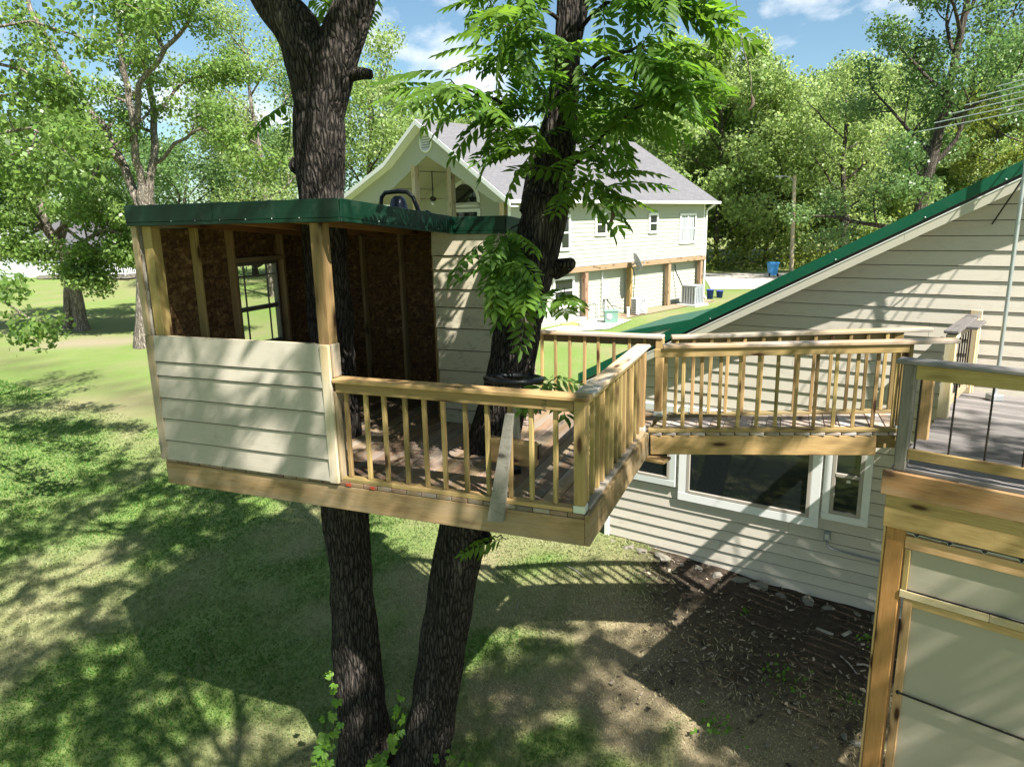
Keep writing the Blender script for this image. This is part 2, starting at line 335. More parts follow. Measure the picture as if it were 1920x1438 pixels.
def _osb():
    m, t = newmat('osb_board'); c = None
    for i, (s, a) in enumerate((((7, 26, 26), 0.6), ((26, 7, 26), -0.5), ((17, 15, 15), 0.2))):
        vo = N(t, 'ShaderNodeTexVoronoi', Scale=1.6); mp = N(t, 'ShaderNodeMapping'); mp.inputs['Rotation'].default_value = (0, a, a)
        t.links.new(coords(t), mp.inputs[0]); mp.inputs['Scale'].default_value = s; t.links.new(mp.outputs[0], vo.inputs['Vector'])
        se = N(t, 'ShaderNodeSeparateColor'); t.links.new(vo.outputs['Color'], se.inputs[0])
        r_ = ramp(t, [(0.0, (0.040, 0.018, 0.007)), (0.45, (0.085, 0.042, 0.016)), (0.8, (0.14, 0.075, 0.03)), (1.0, (0.25, 0.155, 0.07))]); t.links.new(se.outputs[0], r_.inputs[0])
        c = r_.outputs[0] if c is None else mixc(t, se.outputs[1], c, r_.outputs[0])
        h = se.outputs[0]
    finish(t, princ(t, c, 0.7, spec=0.3, nrm=bumpn(t, h, 0.3, 0.003))); return m
OSB = _osb()
def _glass(name, tintc, fac):
    m, t = newmat(name); tr = N(t, 'ShaderNodeBsdfTransparent'); tr.inputs[0].default_value = (*tintc, 1)
    gl = N(t, 'ShaderNodeBsdfGlossy', Roughness=0.02); ms = N(t, 'ShaderNodeMixShader', Fac=fac)
    t.links.new(tr.outputs[0], ms.inputs[1]); t.links.new(gl.outputs[0], ms.inputs[2]); finish(t, ms); return m
GLASS = _glass('clear_glass', (0.95, 0.97, 0.95), 0.05)
def _dglass():
    m, t = newmat('dark_window_glass'); finish(t, princ(t, (0.012, 0.016, 0.016), 0.03, 0.0, 0.75)); return m
DGLASS = _dglass()
def _shingle():
    m, t = newmat('grey_roof_shingle'); br = N(t, 'ShaderNodeTexBrick', Scale=1.0); br.inputs['Brick Width'].default_value = 0.33; br.inputs['Row Height'].default_value = 0.14
    br.inputs['Mortar Size'].default_value = 0.008; br.inputs['Color1'].default_value = (0.15, 0.145, 0.155, 1); br.inputs['Color2'].default_value = (0.10, 0.10, 0.108, 1); br.inputs['Mortar'].default_value = (0.05, 0.05, 0.055, 1)
    v = coords(t, rnd=False, kind='UV'); t.links.new(v, br.inputs['Vector']); n = noise(t, v, 9, 5)
    c = mixc(t, 0.5, br.outputs[0], mixc(t, n, (0.085, 0.085, 0.09), (0.20, 0.195, 0.205))); finish(t, princ(t, c, 0.9, spec=0.2)); return m
SHINGLE = _shingle()
def _fabric():
    m, t = newmat('beige_screen_fabric'); v = coords(t); n = noise(t, v, 1.4, 4); g = noise(t, coords(t, (130, 130, 130)), 3, 2)
    wr = noise(t, coords(t, (0.8, 0.8, 2.5)), 1.6, 3, 0.5, 1.0)
    c = mixc(t, n, (0.36, 0.325, 0.25), (0.42, 0.38, 0.295)); c = mixc(t, mixc(t, 0.25, (0, 0, 0), g), c, (0.30, 0.285, 0.22))
    finish(t, princ(t, c, 0.8, spec=0.2, nrm=bumpn(t, wr, 0.12, 0.03))); return m
FABRIC = _fabric()
BARK = barkmat('walnut_bark', (0.085, 0.072, 0.062), (0.007, 0.0058, 0.0052), 1.7)
BARKG = barkmat('pale_grey_bark', (0.30, 0.26, 0.215), (0.09, 0.075, 0.06), 0.6)
BARKD = barkmat('dark_far_bark', (0.12, 0.10, 0.08), (0.03, 0.025, 0.02), 0.5)
LF_WAL = leafmat('walnut_leaf', (0.055, 0.145, 0.022), (0.15, 0.26, 0.045), 0.55, 0.45)
LF_MAP = leafmat('maple_leaf', (0.10, 0.195, 0.042), (0.22, 0.31, 0.09), 0.5, 0.36)
LF_FAR = leafmat('woodland_leaf', (0.18, 0.28, 0.085), (0.35, 0.43, 0.18), 0.58, 0.4)
LF_DRK = leafmat('dark_vine_leaf', (0.08, 0.165, 0.05), (0.18, 0.27, 0.10), 0.45, 0.36)
LF_YEL = leafmat('yellow_green_leaf', (0.14, 0.19, 0.035), (0.21, 0.25, 0.06), 0.45)
LF_VIN = leafmat('creeper_leaf', (0.085, 0.19, 0.025), (0.15, 0.27, 0.04), 0.45)
GRASSM = leafmat('grass_blade', (0.062, 0.155, 0.020), (0.44, 0.39, 0.235), 0.35, 0.6)

# ------------------------------------------------------------------ ground
GP = np.array([(1.5, 10.8, 1.15), (4.9, 8.7, 1.0), (3.3, 10.1, 1.1), (7, 7, 0.95), (-1.9, 7.4, 0.0), (3.3, 5.4, 0.35), (-6, 5, -0.35), (0, 3, -0.4), (5, 2, 0), (-3, 12, 0.65), (-10, 15, 0.65),
               (-16, 8, -0.1), (-15, 25, 1.35), (-22, 36, 1.9), (-34, 40, 2.0), (10.2, 37.8, 2.2), (4.4, 31.9, 2.17), (0, 27.6, 2.1), (-8, 38, 2.2), (16, 50, 2.3), (2, 20, 1.75), (30, 45, 2.3), (6, 14, 1.35),
               (12, 22, 1.8), (22, 57, 2.3), (-40, 70, 2.4), (0, 70, 2.5), (40, 75, 2.6), (60, 30, 2.0), (-60, 20, 1.0), (0, -20, -0.6), (30, -10, 0.2), (-30, -10, -0.8)], float)
def _tps(A_, B_):
    d = np.linalg.norm(A_[:, None, :]-B_[None, :, :], axis=2); return np.where(d > 0, d*d*np.log(d+1e-9), 0)
_n = len(GP); _K = _tps(GP[:, :2], GP[:, :2])+np.eye(_n)*0.05; _P = np.c_[np.ones(_n), GP[:, :2]]
_S = np.linalg.solve(np.block([[_K, _P], [_P.T, np.zeros((3, 3))]]), np.r_[GP[:, 2], 0, 0, 0])
def gz(x, y):
    q = np.c_[np.ravel(x), np.ravel(y)].astype(float); q = np.clip(q, [-75, -30], [75, 85])
    z = _tps(q, GP[:, :2])@_S[:_n]+_S[_n]+q@_S[_n+1:]
    return z.reshape(np.shape(x))
def g1(x, y): return float(gz(np.array([x]), np.array([y]))[0])
def vnoise(x, y, s, seed=0):
    r_ = np.random.default_rng(seed); T = r_.random((64, 64)); x = np.asarray(x)/s+100.3; y = np.asarray(y)/s+100.7
    i = np.floor(x).astype(int); j = np.floor(y).astype(int); fx = x-i; fy = y-j; fx = fx*fx*(3-2*fx); fy = fy*fy*(3-2*fy)
    a = T[i % 64, j % 64]; b = T[(i+1) % 64, j % 64]; c = T[i % 64, (j+1) % 64]; d = T[(i+1) % 64, (j+1) % 64]
    return (a*(1-fx)+b*fx)*(1-fy)+(c*(1-fx)+d*fx)*fy
def fbm(x, y, s, seed=0): return (vnoise(x, y, s, seed)+0.5*vnoise(x, y, s/2.1, seed+1)+0.25*vnoise(x, y, s/4.3, seed+2))/1.75
def ss(a, b, x): t_ = np.clip((x-a)/(b-a), 0, 1); return t_*t_*(3-2*t_)
def bare(x, y):
    """0 lawn .. 1 bare dark soil (by the house and under the deck)"""
    d = -((x-HW[0])*HN[0]+(y-HW[1])*HN[1])            # distance out from the house wall
    t_ = (x-HW[0])*HT[0]+(y-HW[1])*HT[1]
    k = ss(3.4, 0.9, d+1.6*(fbm(x, y, 1.1, 5)-0.5)+ss(3.2, 5.5, t_)*3.2)*ss(-1.5, 0.2, d+1)
    return np.clip(k, 0, 1)
def straw(x, y):
    s = 0.03+ss(0.40, 0.70, fbm(x, y, 2.6, 11))*0.72
    near = np.exp(-((x-1.4)**2/13.0+(y-7.0)**2/16.0))        # worn ground under the treehouse
    return np.clip(s*0.68+near*ss(0.18, 0.55, fbm(x, y, 0.8, 21))*1.0, 0, 1)
ax = np.concatenate([-np.geomspace(9, 320, 46)[::-1], np.arange(-8.85, 8.9, 0.15), np.geomspace(9, 320, 46)])
ay = np.concatenate([3-np.geomspace(0.3, 120, 30)[::-1], np.arange(3, 14.01, 0.13), 14+np.geomspace(0.2, 420, 80)])
GX, GY = np.meshgrid(ax, ay); Zg = gz(GX, GY); nearm = ss(30, 8, np.hypot(GX, GY-7))
Zg = Zg+nearm*(0.05*(fbm(GX, GY, 0.9, 3)-0.5)+0.035*(vnoise(GX, GY, 0.23, 4)-0.5))+ss(10, 40, np.hypot(GX, GY))*0.25*(vnoise(GX, GY, 7, 8)-0.5)*(np.hypot(GX-8, GY-36) > 16)
def _grid_faces(ny, nx):
    i = np.arange(ny-1)[:, None]*nx; j = np.arange(nx-1)[None, :]; return np.stack([i+j, i+j+1, i+nx+j+1, i+nx+j], -1).reshape(-1, 4)
gtint = np.stack([straw(GX, GY), bare(GX, GY), ss(0.35, 0.75, fbm(GX, GY, 3.0, 31)+0.45-np.abs(GY-(30.5-0.06*GX+0.8*np.sin(GX*0.15)))/1.1)*ss(-6, -12, GX), np.ones_like(GX)], -1).reshape(-1, 4)
def _groundmat():
    m, t = newmat('lawn_ground'); at_ = N(t, 'ShaderNodeAttribute', attribute_name='tint'); se = N(t, 'ShaderNodeSeparateColor'); t.links.new(at_.outputs['Color'], se.inputs[0])
    v = coords(t, rnd=False); n1 = noise(t, v, 0.9, 6, 0.6); n2 = noise(t, v, 14, 5, 0.65); n3 = noise(t, v, 60, 4, 0.7); n4 = noise(t, v, 0.22, 3); n5 = noise(t, v, 3.0, 6, 0.7)
    gr = mixc(t, n2, (0.06, 0.14, 0.02), (0.18, 0.27, 0.06)); gr = mixc(t, n4, gr, mixc(t, n3, (0.15, 0.235, 0.05), (0.28, 0.34, 0.12)))
    st = mixc(t, n3, (0.17, 0.135, 0.075), (0.36, 0.30, 0.19)); r_ = ramp(t, [(0.40, (0, 0, 0)), (0.72, (1, 1, 1))]); t.links.new(n1, r_.inputs[0])
    mm = N(t, 'ShaderNodeMath', operation='MULTIPLY_ADD', use_clamp=True); t.links.new(r_.outputs[0], mm.inputs[0]); mm.inputs[1].default_value = 0.30; t.links.new(se.outputs[0], mm.inputs[2])
    gr = mixc(t, n5, mixc(t, 0.35, gr, (0.04, 0.09, 0.012)), gr); c = mixc(t, mm.outputs[0], gr, st); c = mixc(t, se.outputs[2], c, mixc(t, n3, (0.20, 0.165, 0.11), (0.34, 0.29, 0.21))); so_ = mixc(t, n2, (0.035, 0.026, 0.019), (0.105, 0.08, 0.058)); so_ = mixc(t, n3, so_, (0.05, 0.04, 0.03)); c = mixc(t, se.outputs[1], c, so_)
    nr = bumpn(t, n3, 0.7, 0.03); nr = bumpn(t, n2, 0.5, 0.06, nr); finish(t, princ(t, c, 0.95, spec=0.1, nrm=nr)); return m
ground = obj('ground', mesh_np('ground', np.stack([GX, GY, Zg], -1).reshape(-1, 3), _grid_faces(len(ay), len(ax)), tint=gtint, smooth=True), _groundmat()); ground['kind'] = 'structure'
def gmesh(x, y):
    x = np.asarray(x, float); y = np.asarray(y, float); i = np.clip(np.searchsorted(ax, x)-1, 0, len(ax)-2); j = np.clip(np.searchsorted(ay, y)-1, 0, len(ay)-2); fx = (x-ax[i])/(ax[i+1]-ax[i]); fy = (y-ay[j])/(ay[j+1]-ay[j])
    return (Zg[j, i]*(1-fx)+Zg[j, i+1]*fx)*(1-fy)+(Zg[j+1, i]*(1-fx)+Zg[j+1, i+1]*fx)*fy
def sheet(name, c4, nx, ny, mat, lift):
    a, b, c, d = [np.array(p, float) for p in c4]; s, q = np.meshgrid(np.linspace(0, 1, nx), np.linspace(0, 1, ny)); s = s[..., None]; q = q[..., None]
    P = a*(1-s)*(1-q)+b*s*(1-q)+c*s*q+d*(1-s)*q; z = gmesh(P[..., 0], P[..., 1])+lift
    o = obj(name, mesh_np(name, np.concatenate([P, z[..., None]], -1).reshape(-1, 3), _grid_faces(ny, nx), smooth=True), mat); o['kind'] = 'structure'; return o
def _gravel(name, a_, b_):
    m, t = newmat(name); v = coords(t, rnd=False); n = noise(t, v, 5, 6, 0.7); n2 = noise(t, v, 0.5, 4)
    c = mixc(t, n, a_, b_); c = mixc(t, n2, mixc(t, 0.25, c, (0.25, 0.19, 0.13)), c); finish(t, princ(t, c, 0.95, spec=0.1, nrm=bumpn(t, n, 0.6, 0.03))); return m
sheet('gravel_drive', [(12.0, 42.5), (60, 36), (70, 52), (14.5, 54.0)], 60, 30, _gravel('drive_gravel', (0.36, 0.32, 0.27), (0.56, 0.51, 0.45)), 0.03)
sheet('concrete_pad', [(0.4, 27.3), (4.0, 28.6), (5.3, 30.9), (3.8, 31.6)], 12, 12, CONC, 0.035)
sheet('mulch_bed', [nb(4.4, -1.0, 0)[:2], nb(14.3, -0.9, 0)[:2], nb(14.4, 0.0, 0)[:2], nb(4.5, 0.0, 0)[:2]], 30, 6, _gravel('mulch', (0.22, 0.15, 0.10), (0.38, 0.28, 0.19)), 0.03)

# ------------------------------------------------------------------ siding helper
def mat4(X, Y, Z, o):
    return Matrix(((X[0], Y[0], Z[0], o[0]), (X[1], Y[1], Z[1], o[1]), (X[2], Y[2], Z[2], o[2]), (0, 0, 0, 1)))
UPZ = V3(0, 0, 1)
def lapboard(name, O, X, Y, pts, mat, parent, thick=0.012, kick=0.017):
    """siding board: pts = (x,z) corners bottom-left, bottom-right, top-right, top-left on the wall plane; the lower edge stands out"""
    pts = np.array(pts, float); z0 = pts[:, 1].min(); h = max(1e-4, pts[:, 1].max()-z0); c = pts.mean(0)
    V = [(x-c[0], kick*(1-(z-z0)/h), z-c[1]) for x, z in pts]+[(x-c[0], thick+kick*(1-(z-z0)/h), z-c[1]) for x, z in pts]
    n = len(pts); F = [tuple(range(n)), tuple(range(n, 2*n))[::-1]]+[(i, n+i, n+(i+1) % n, (i+1) % n) for i in range(n)]
    key = ('lap', mat.name, np.round(V, 3).tobytes())
    if key not in MESH:
        me = bpy.data.meshes.new(name); me.from_pydata(V, [], F); me.update(); me.materials.append(mat); MESH[key] = me
        import bmesh
        b = bmesh.new(); b.from_mesh(me); bmesh.ops.recalc_face_normals(b, faces=b.faces); b.to_mesh(me); b.free()
    return obj(name, MESH[key], mat, parent, mat4(X, Y, UPZ, O+X*c[0]+UPZ*c[1]))
def lapwall(name, O, X, Y, x0, x1, z0, ztop, exp, mat, parent, thick=0.012, kick=0.026):
    """a whole wall of lap siding too fine to pick apart, as one mesh; ztop(x) or a number"""
    V, F = [], []; zt = ztop if callable(ztop) else (lambda x: ztop); k = 0
    xs = np.linspace(x0, x1, 41 if callable(ztop) else 2)
    while True:
        za, zb = z0+k*exp, z0+(k+1)*exp
        if za > max(zt(x) for x in xs): break
        for xa, xb in zip(xs[:-1], xs[1:]):
            q = [(xa, min(za, zt(xa))), (xb, min(za, zt(xb))), (xb, min(zb, zt(xb))), (xa, min(zb, zt(xa)))]
            if q[2][1]-q[1][1] < 1e-4 and q[3][1]-q[0][1] < 1e-4: continue
            i = len(V)
            for (x, z), y in zip(q, (kick+thick, kick+thick, thick, thick)): V.append(O+X*x+Y*y+UPZ*z)
            for (x, z) in q[:2]: V.append(O+X*x+Y*thick*0.9+UPZ*z)
            F += [(i, i+1, i+2, i+3), (i+4, i+5, i+1, i)]
        k += 1
    return free(name, V, F, mat, parent)

# ------------------------------------------------------------------ treehouse
T = thing('treehouse', th(2.2, 1.5, -0.26), 'wooden treehouse with beige lap siding, green roof edge and railed deck round two trunks', 'treehouse')
bar('front_beam', th(-0.0, 0.02, -0.155), th(4.37, 0.02, -0.155), 0.04, 0.225, PTB, T)
bar('side_beam', th(-0.022, -0.004, -0.135), th(-0.022, 2.42, -0.135), 0.04, 0.26, PTB, T)
bar('back_beam', th(0, 3.06, -0.155), th(4.37, 3.06, -0.155), 0.04, 0.225, PTB, T)
bar('side_beam', th(4.35, 0.043, -0.155), th(4.35, 3.04, -0.155), 0.04, 0.225, PTB, T)
for k in range(7):
    u = 0.55+k*0.6
    bar('joist', th(u, 0.043, -0.155), th(u, 3.038, -0.155), 0.038, 0.225, PTB, T)
k = 0; u = 0.07
while u < 4.34:
    o = bar('deck_board', th(u, -0.001 if k % 2 else 0.0, -0.019), th(u, 3.07, -0.019), 0.139, 0.036, DECKW, T); u += 0.1455; k += 1
# metal post bases, posts, rails, balusters
def post(u, v, top=0.912, name='post'):
    bar('post_base', th(u, v, 0.001), th(u, v, 0.062), 0.096, 0.096, WSTEEL, T, up=E2, c=0.003)
    return bar(name, th(u, v, 0.005), th(u, v, top), 0.089, 0.089, PT, T, up=E2)
post(0.047, 0.05); post(0.047, 2.33); post(-0.02, 3.03)
bar('rail_cap', th(2.262, 0.045, 0.931), th(-0.03, 0.045, 0.931), 0.150, 0.038, PT, T, c=0.007)
bar('rail_cap', th(0.045, 0.122, 0.931), th(0.045, 2.40, 0.931), 0.150, 0.038, PTC, T, c=0.007)
bar('rail_cap', th(1.52, 3.04, 0.931), th(-0.06, 3.04, 0.931), 0.14, 0.038, PTC, T, c=0.007)
bar('top_rail', th(2.25, 0.02, 0.867), th(0.094, 0.02, 0.867), 0.038, 0.089, PT, T)
bar('top_rail', th(0.02, 0.096, 0.888), th(0.02, 2.284, 0.888), 0.038, 0.046, PT, T)
bar('top_rail', th(1.50, 3.05, 0.867), th(0.03, 3.05, 0.867), 0.038, 0.089, PTB, T)
bar('bottom_plate', th(2.255, 0.05, 0.019), th(1.75, 0.05, 0.019), 0.089, 0.036, PT, T)
bar('bottom_plate', th(1.747, 0.05, 0.019), th(0.10, 0.05, 0.019), 0.089, 0.036, PT, T)
bar('bottom_plate', th(0.035, 0.102, 0.0155), th(0.035, 2.275, 0.0155), 0.105, 0.029, PTC, T)
bar('bottom_plate', th(1.50, 3.02, 0.019), th(0.03, 3.02, 0.019), 0.089, 0.036, PTB, T)
for u in (2.185, 1.985, 1.80, 1.60, 1.41, 1.235, 1.035, 0.835, 0.64, 0.455, 0.255):
    bar('baluster', th(u, 0.058, 0.038), th(u+random.uniform(-.006, .006), 0.058, 0.93), 0.036, 0.036, PT, T, up=E2)
for k in range(13):
    v = 0.20+k*0.163
    bar('baluster', th(0.04, v, 0.031), th(0.04, v+random.uniform(-.006, .006), 0.93), 0.036, 0.036, PT, T, up=E2)
for k in range(8):
    u = 0.16+k*0.178
    bar('baluster', th(u, 3.02, 0.038), th(u+random.uniform(-.012, .012), 3.02, 0.93), 0.036, 0.036, PT, T, up=E2)
for u, w in ((2.21, 0.055), (1.96, 0.05)):
    prism('end_tag', [th(u, -0.004, -0.032), th(u-w, -0.004, -0.032), th(u-w, -0.004, -0.006), th(u, -0.004, -0.006)], -E2*0.003, REDTAG, T)
# hut: corner posts, half wall, trims
def hpost(u, v, w0, w1, m=PT, s=0.089): return bar('hut_post', th(u, v, w0), th(u, v, w1), s, s, m, T, up=E2)
hpost(4.245, 0.075, 0.0, 2.27, s=0.11); hpost(2.33, 0.062, 0.0, 2.27, s=0.115); hpost(2.33, 2.15, 0.0, 2.10)
bar('osb_panel', th(4.30, 0.013, 0.62), th(2.37, 0.013, 0.62), 0.011, 1.2, OSB, T, c=0.002)
bar('sill_board', th(4.30, 0.03, 1.225), th(2.40, 0.03, 1.225), 0.07, 0.03, TRIMW, T)
rows = [1.245, 1.0, 0.862, 0.642, 0.43, 0.208, 0.002]
OF = th(0, 0, 0)
for k in range(6):
    lapboard('siding_board', OF, E1, -E2, [(2.36, rows[k+1]), (4.30, rows[k+1]), (4.30, rows[k]-(0.013 if k else 0)), (2.36, rows[k]-(0.013 if k else 0))], SID_H, T)
bar('trim_board', th(4.345, -0.016, -0.002), th(4.345, -0.016, 1.247), 0.092, 0.028, TRIMW, T, up=E2)
bar('trim_board', th(4.386, 0.05, 0.03), th(4.386, 0.05, 2.40), 0.028, 0.10, TRIMW, T, up=E2)
bar('trim_board', th(4.358, -0.012, 1.25), th(4.358, -0.012, 2.30), 0.066, 0.024, TRIMW, T, up=E2)
bar('trim_board', th(2.315, -0.016, -0.012), th(2.315, -0.016, 1.243), 0.092, 0.030, TRIMW, T, up=E2)
bar('trim_board', th(2.260, 0.052, -0.0), th(2.260, 0.052, 0.83), 0.026, 0.10, TRIMW, T, up=E2)
bar('trim_board', th(2.259, 0.055, 0.955), th(2.259, 0.055, 1.245), 0.026, 0.105, TRIMW, T, up=E2)
# left wall: OSB strips between studs, window, lap siding outside
WV0, WV1, WW0, WW1 = 1.17, 1.86, 0.90, 1.86
sr = [0.0, 0.33, 0.62, 0.93, 1.21, 1.43, 1.60, 1.73, 1.86, 2.07, 2.24]
def osb(p0, p1, w0, w1): bar('osb_panel', p0+V3(0, 0, (w0+w1)/2), p1+V3(0, 0, (w0+w1)/2), 0.011, w1-w0-0.002, OSB, T, c=0.002)
for a_, b_ in ((0.11, 0.60), (0.603, 1.10), (1.103, 1.168), (1.865, 2.98)):
    for w0, w1 in zip(sr[:-1], sr[1:]): osb(th(4.325, a_, 0), th(4.325, b_-0.003, 0), w0, w1-max(0, (b_ > 1.3)*0.0))
osb(th(4.325, WV0, 0), th(4.325, WV1, 0), 0.0, WW0); osb(th(4.325, WV0, 0), th(4.325, WV1, 0), WW1, 2.22)
for v in (0.615, 1.10, 1.905, 2.45, 2.92): bar('stud', th(4.275, v, 0.0), th(4.275, v, 2.25), 0.089, 0.040, PT, T, up=E2)
bar('window_header', th(4.275, WV0-0.05, WW1+0.03), th(4.275, WV1+0.02, WW1+0.03), 0.085, 0.05, PTB, T)
bar('window_sill', th(4.275, WV0-0.05, WW0-0.03), th(4.275, WV1+0.02, WW0-0.03), 0.085, 0.05, PTB, T)
for k in range(14):
    z0 = -0.1+k*0.175
    segs = ((0.02, 3.09),) if z0+0.175 < WW0 or z0 > WW1 else ((0.02, WV0), (WV1, 3.09))
    for a_, b_ in segs: lapboard('siding_board', th(4.335, 0, 0), -E2, E1, [(-b_, z0), (-a_, z0), (-a_, min(2.36, z0+0.19)), (-b_, min(2.36, z0+0.19))], SID_H, T)
win = bar('window', th(4.33, WV0+0.012, (WW0+WW1)/2), th(4.33, WV0+0.035, (WW0+WW1)/2), 0.07, WW1-WW0, BROWNF, T)
bar('frame', th(4.33, WV1-0.035, (WW0+WW1)/2), th(4.33, WV1-0.012, (WW0+WW1)/2), 0.07, WW1-WW0, BROWNF, win)
for w in (WW0+0.02, WW1-0.02): bar('frame', th(4.33, WV0+0.036, w), th(4.33, WV1-0.036, w), 0.068, 0.04, BROWNF, win)
MR = 1.335; bar('meeting_rail', th(4.335, WV0+0.036, MR), th(4.335, WV1-0.036, MR), 0.05, 0.05, BROWNF, win)
for lo, hi in ((WW0+0.04, MR-0.025), (MR+0.025, WW1-0.04)):
    for v in (WV0+0.16, WV1-0.16): bar('muntin', th(4.338, v, lo), th(4.338, v, hi), 0.016, 0.016, BROWNF, win, up=E2, c=0.002)
    zb = hi-0.12
    if lo > MR:
        bar('muntin', th(4.339, WV0+0.037, zb), th(4.339, WV1-0.037, zb), 0.016, 0.016, BROWNF, win, c=0.002)
    bar('pane', th(4.342, WV0+0.037, (lo+hi)/2), th(4.342, WV1-0.037, (lo+hi)/2), 0.004, hi-lo, GLASS, win, c=0.0005)
# back wall
for a_, b_ in ((1.52, 2.1), (2.103, 2.68), (2.683, 3.23), (3.233, 3.80), (3.803, 4.31)):
    for w0, w1 in zip(sr[:-1], sr[1:]): osb(th(a_, 2.995, 0), th(b_-0.003, 2.995, 0), w0+0.0, w1-(0.03 if w1 > 2.2 else 0))
for u in (1.58, 2.10, 2.68, 3.25, 3.82): bar('stud', th(u, 2.94, 0.0), th(u, 2.94, 2.2), 0.040, 0.089, PTB, T, up=E2)
for k in range(13): lapboard('siding_board', th(0, 3.005, 0), -E1, E2, [(-4.34, -0.1+k*0.178), (-1.5, -0.1+k*0.178), (-1.5, 0.092+k*0.178), (-4.34, 0.092+k*0.178)], SID_D, T)
# narrow wall facing the deck and the right-hand return
qr = [2.16, 1.90, 1.745, 1.532, 1.335, 1.10, 0.855, 0.62, 0.39, 0.168, 0.005]
for k in range(10):
    lapboard('siding_board', th(0, 2.06, 0), E1, -E2, [(1.50+0.02*(k % 2), qr[k+1]), (2.33-0.012*k/3, qr[k+1]), (2.33-0.012*k/3, qr[k]-(0.013 if k else 0)), (1.50+0.02*(k % 2), qr[k]-(0.013 if k else 0))], SID_D, T)
    lapboard('siding_board', th(1.50, 0, 0), E2, -E1, [(2.07, qr[k+1]), (3.0, qr[k+1]), (3.0, qr[k]-(0.013 if k else 0.06)), (2.07, qr[k]-(0.013 if k else 0.02))], SID_D, T)
bar('osb_panel', th(2.31, 2.069, 1.06), th(1.53, 2.069, 1.06), 0.011, 2.1, OSB, T)
bar('trim_board', th(1.478, 2.05, 0.0), th(1.478, 2.05, 2.15), 0.025, 0.07, GREYW, T, up=E2)
# roof: green metal sheet on plywood, falling to the back; metal edge trims
def rz(v): return 2.445-0.075*v
out = [(2.03, -0.06), (4.38, -0.06), (4.38, 3.16), (1.44, 3.16), (1.44, 2.02), (2.03, 2.02)]
prism('roof_sheet', [th(u, v, rz(v)-0.022) for u, v in out], V3(0, 0, 0.02), DGREEN, T)
prism('roof_decking', [th(u+(0.03 if u < 3 else -0.03), v+(0.03 if v < 1 else -0.03 if v > 3 else 0.03), rz(v)-0.04) for u, v in out], V3(0, 0, 0.016), PLY, T)
for k in range(9):
    u = 2.2+k*0.27; bar('roof_rib', th(u, -0.05, rz(-0.05)+0.004), th(u, 3.15, rz(3.15)+0.004), 0.03, 0.02, DGREEN, T)
for u in (2.12, 2.75, 3.45, 4.22): bar('rafter', th(u, 0.0, rz(0)-0.10), th(u, 3.0, rz(3)-0.10), 0.038, 0.11, PLY, T)
bar('rafter', th(4.3, 0.02, rz(0)-0.105), th(2.05, 0.02, rz(0)-0.105), 0.036, 0.1, PLY, T)
def fascia(p, q, out_, h=0.15):
    p = np.array(p); q = np.array(q); X = (q-p)/np.linalg.norm(q-p)
    bar('roof_fascia', p+out_*0.006-UPZ*(h/2-0.012), q+out_*0.006-UPZ*(h/2-0.012), 0.012, h, DGREEN, T, c=0.003)
    bar('drip_edge', p+out_*-0.004-UPZ*(h+0.006), q+out_*-0.004-UPZ*(h+0.006), 0.03, 0.034, DGREEN, T, c=0.004)
    for k in range(2, int(np.linalg.norm(q-p)/0.28)):
        c = p+X*0.28*k+out_*0.014-UPZ*(h-0.014); lathe('screw', [(0.0, 0.0), (0.006, 0.001), (0.004, 0.004), (0.0, 0.005)], c, GALV, T, 8, tuple(out_))
fascia(th(4.38, -0.06, rz(0)), th(2.03, -0.06, rz(0)), -E2); bar('seam_lap', th(3.42, -0.074, rz(0)-0.065), th(3.34, -0.074, rz(0)-0.065), 0.004, 0.152, DGREEN, T, c=0.001); fascia(th(2.03, -0.06, rz(0)), th(2.03, 2.02, rz(2.02)), -E1)
fascia(th(2.03, 2.02, rz(2.02)), th(1.44, 2.02, rz(2.02)), -E2); fascia(th(1.44, 2.02, rz(2.02)), th(1.44, 3.16, rz(3.16)), -E1)
fascia(th(1.44, 3.16, rz(3.16)), th(4.38, 3.16, rz(3.16)), E2); fascia(th(4.38, 3.16, rz(3.16)), th(4.38, -0.06, rz(0)), E1)
bar('bracket_plate', th(0.0, 2.36, -0.285), th(-0.26, 2.30, -0.285), 0.2, 0.03, FRAMEW, T)
fc = bpy.data.curves.new('stamp', 'FONT'); fc.body = 'FSM'; fc.size = 0.055; fo = bpy.data.objects.new('stamp_source', fc); COL.objects.link(fo); sm = bpy.data.meshes.new_from_object(fo); bpy.data.objects.remove(fo); sm.name = 'lumber_stamp'
obj('lumber_stamp', sm, plain('stamp_ink', (0.10, 0.075, 0.04), 0.8), T, mat4(-UPZ, -E1, -E2, th(0.345, -0.0015, 0.905)))
# weathered board nailed outside the front rail
gb = prism('weathered_board', [th(0.632, -0.008, 0.775), th(0.57, -0.008, 0.775), th(0.672, -0.008, -0.14), th(0.815, -0.008, -0.15)], -E2*0.045, GREYW)
tag(gb, 'weathered grey tapered board leaning against the outside of the front deck rail', 'board')
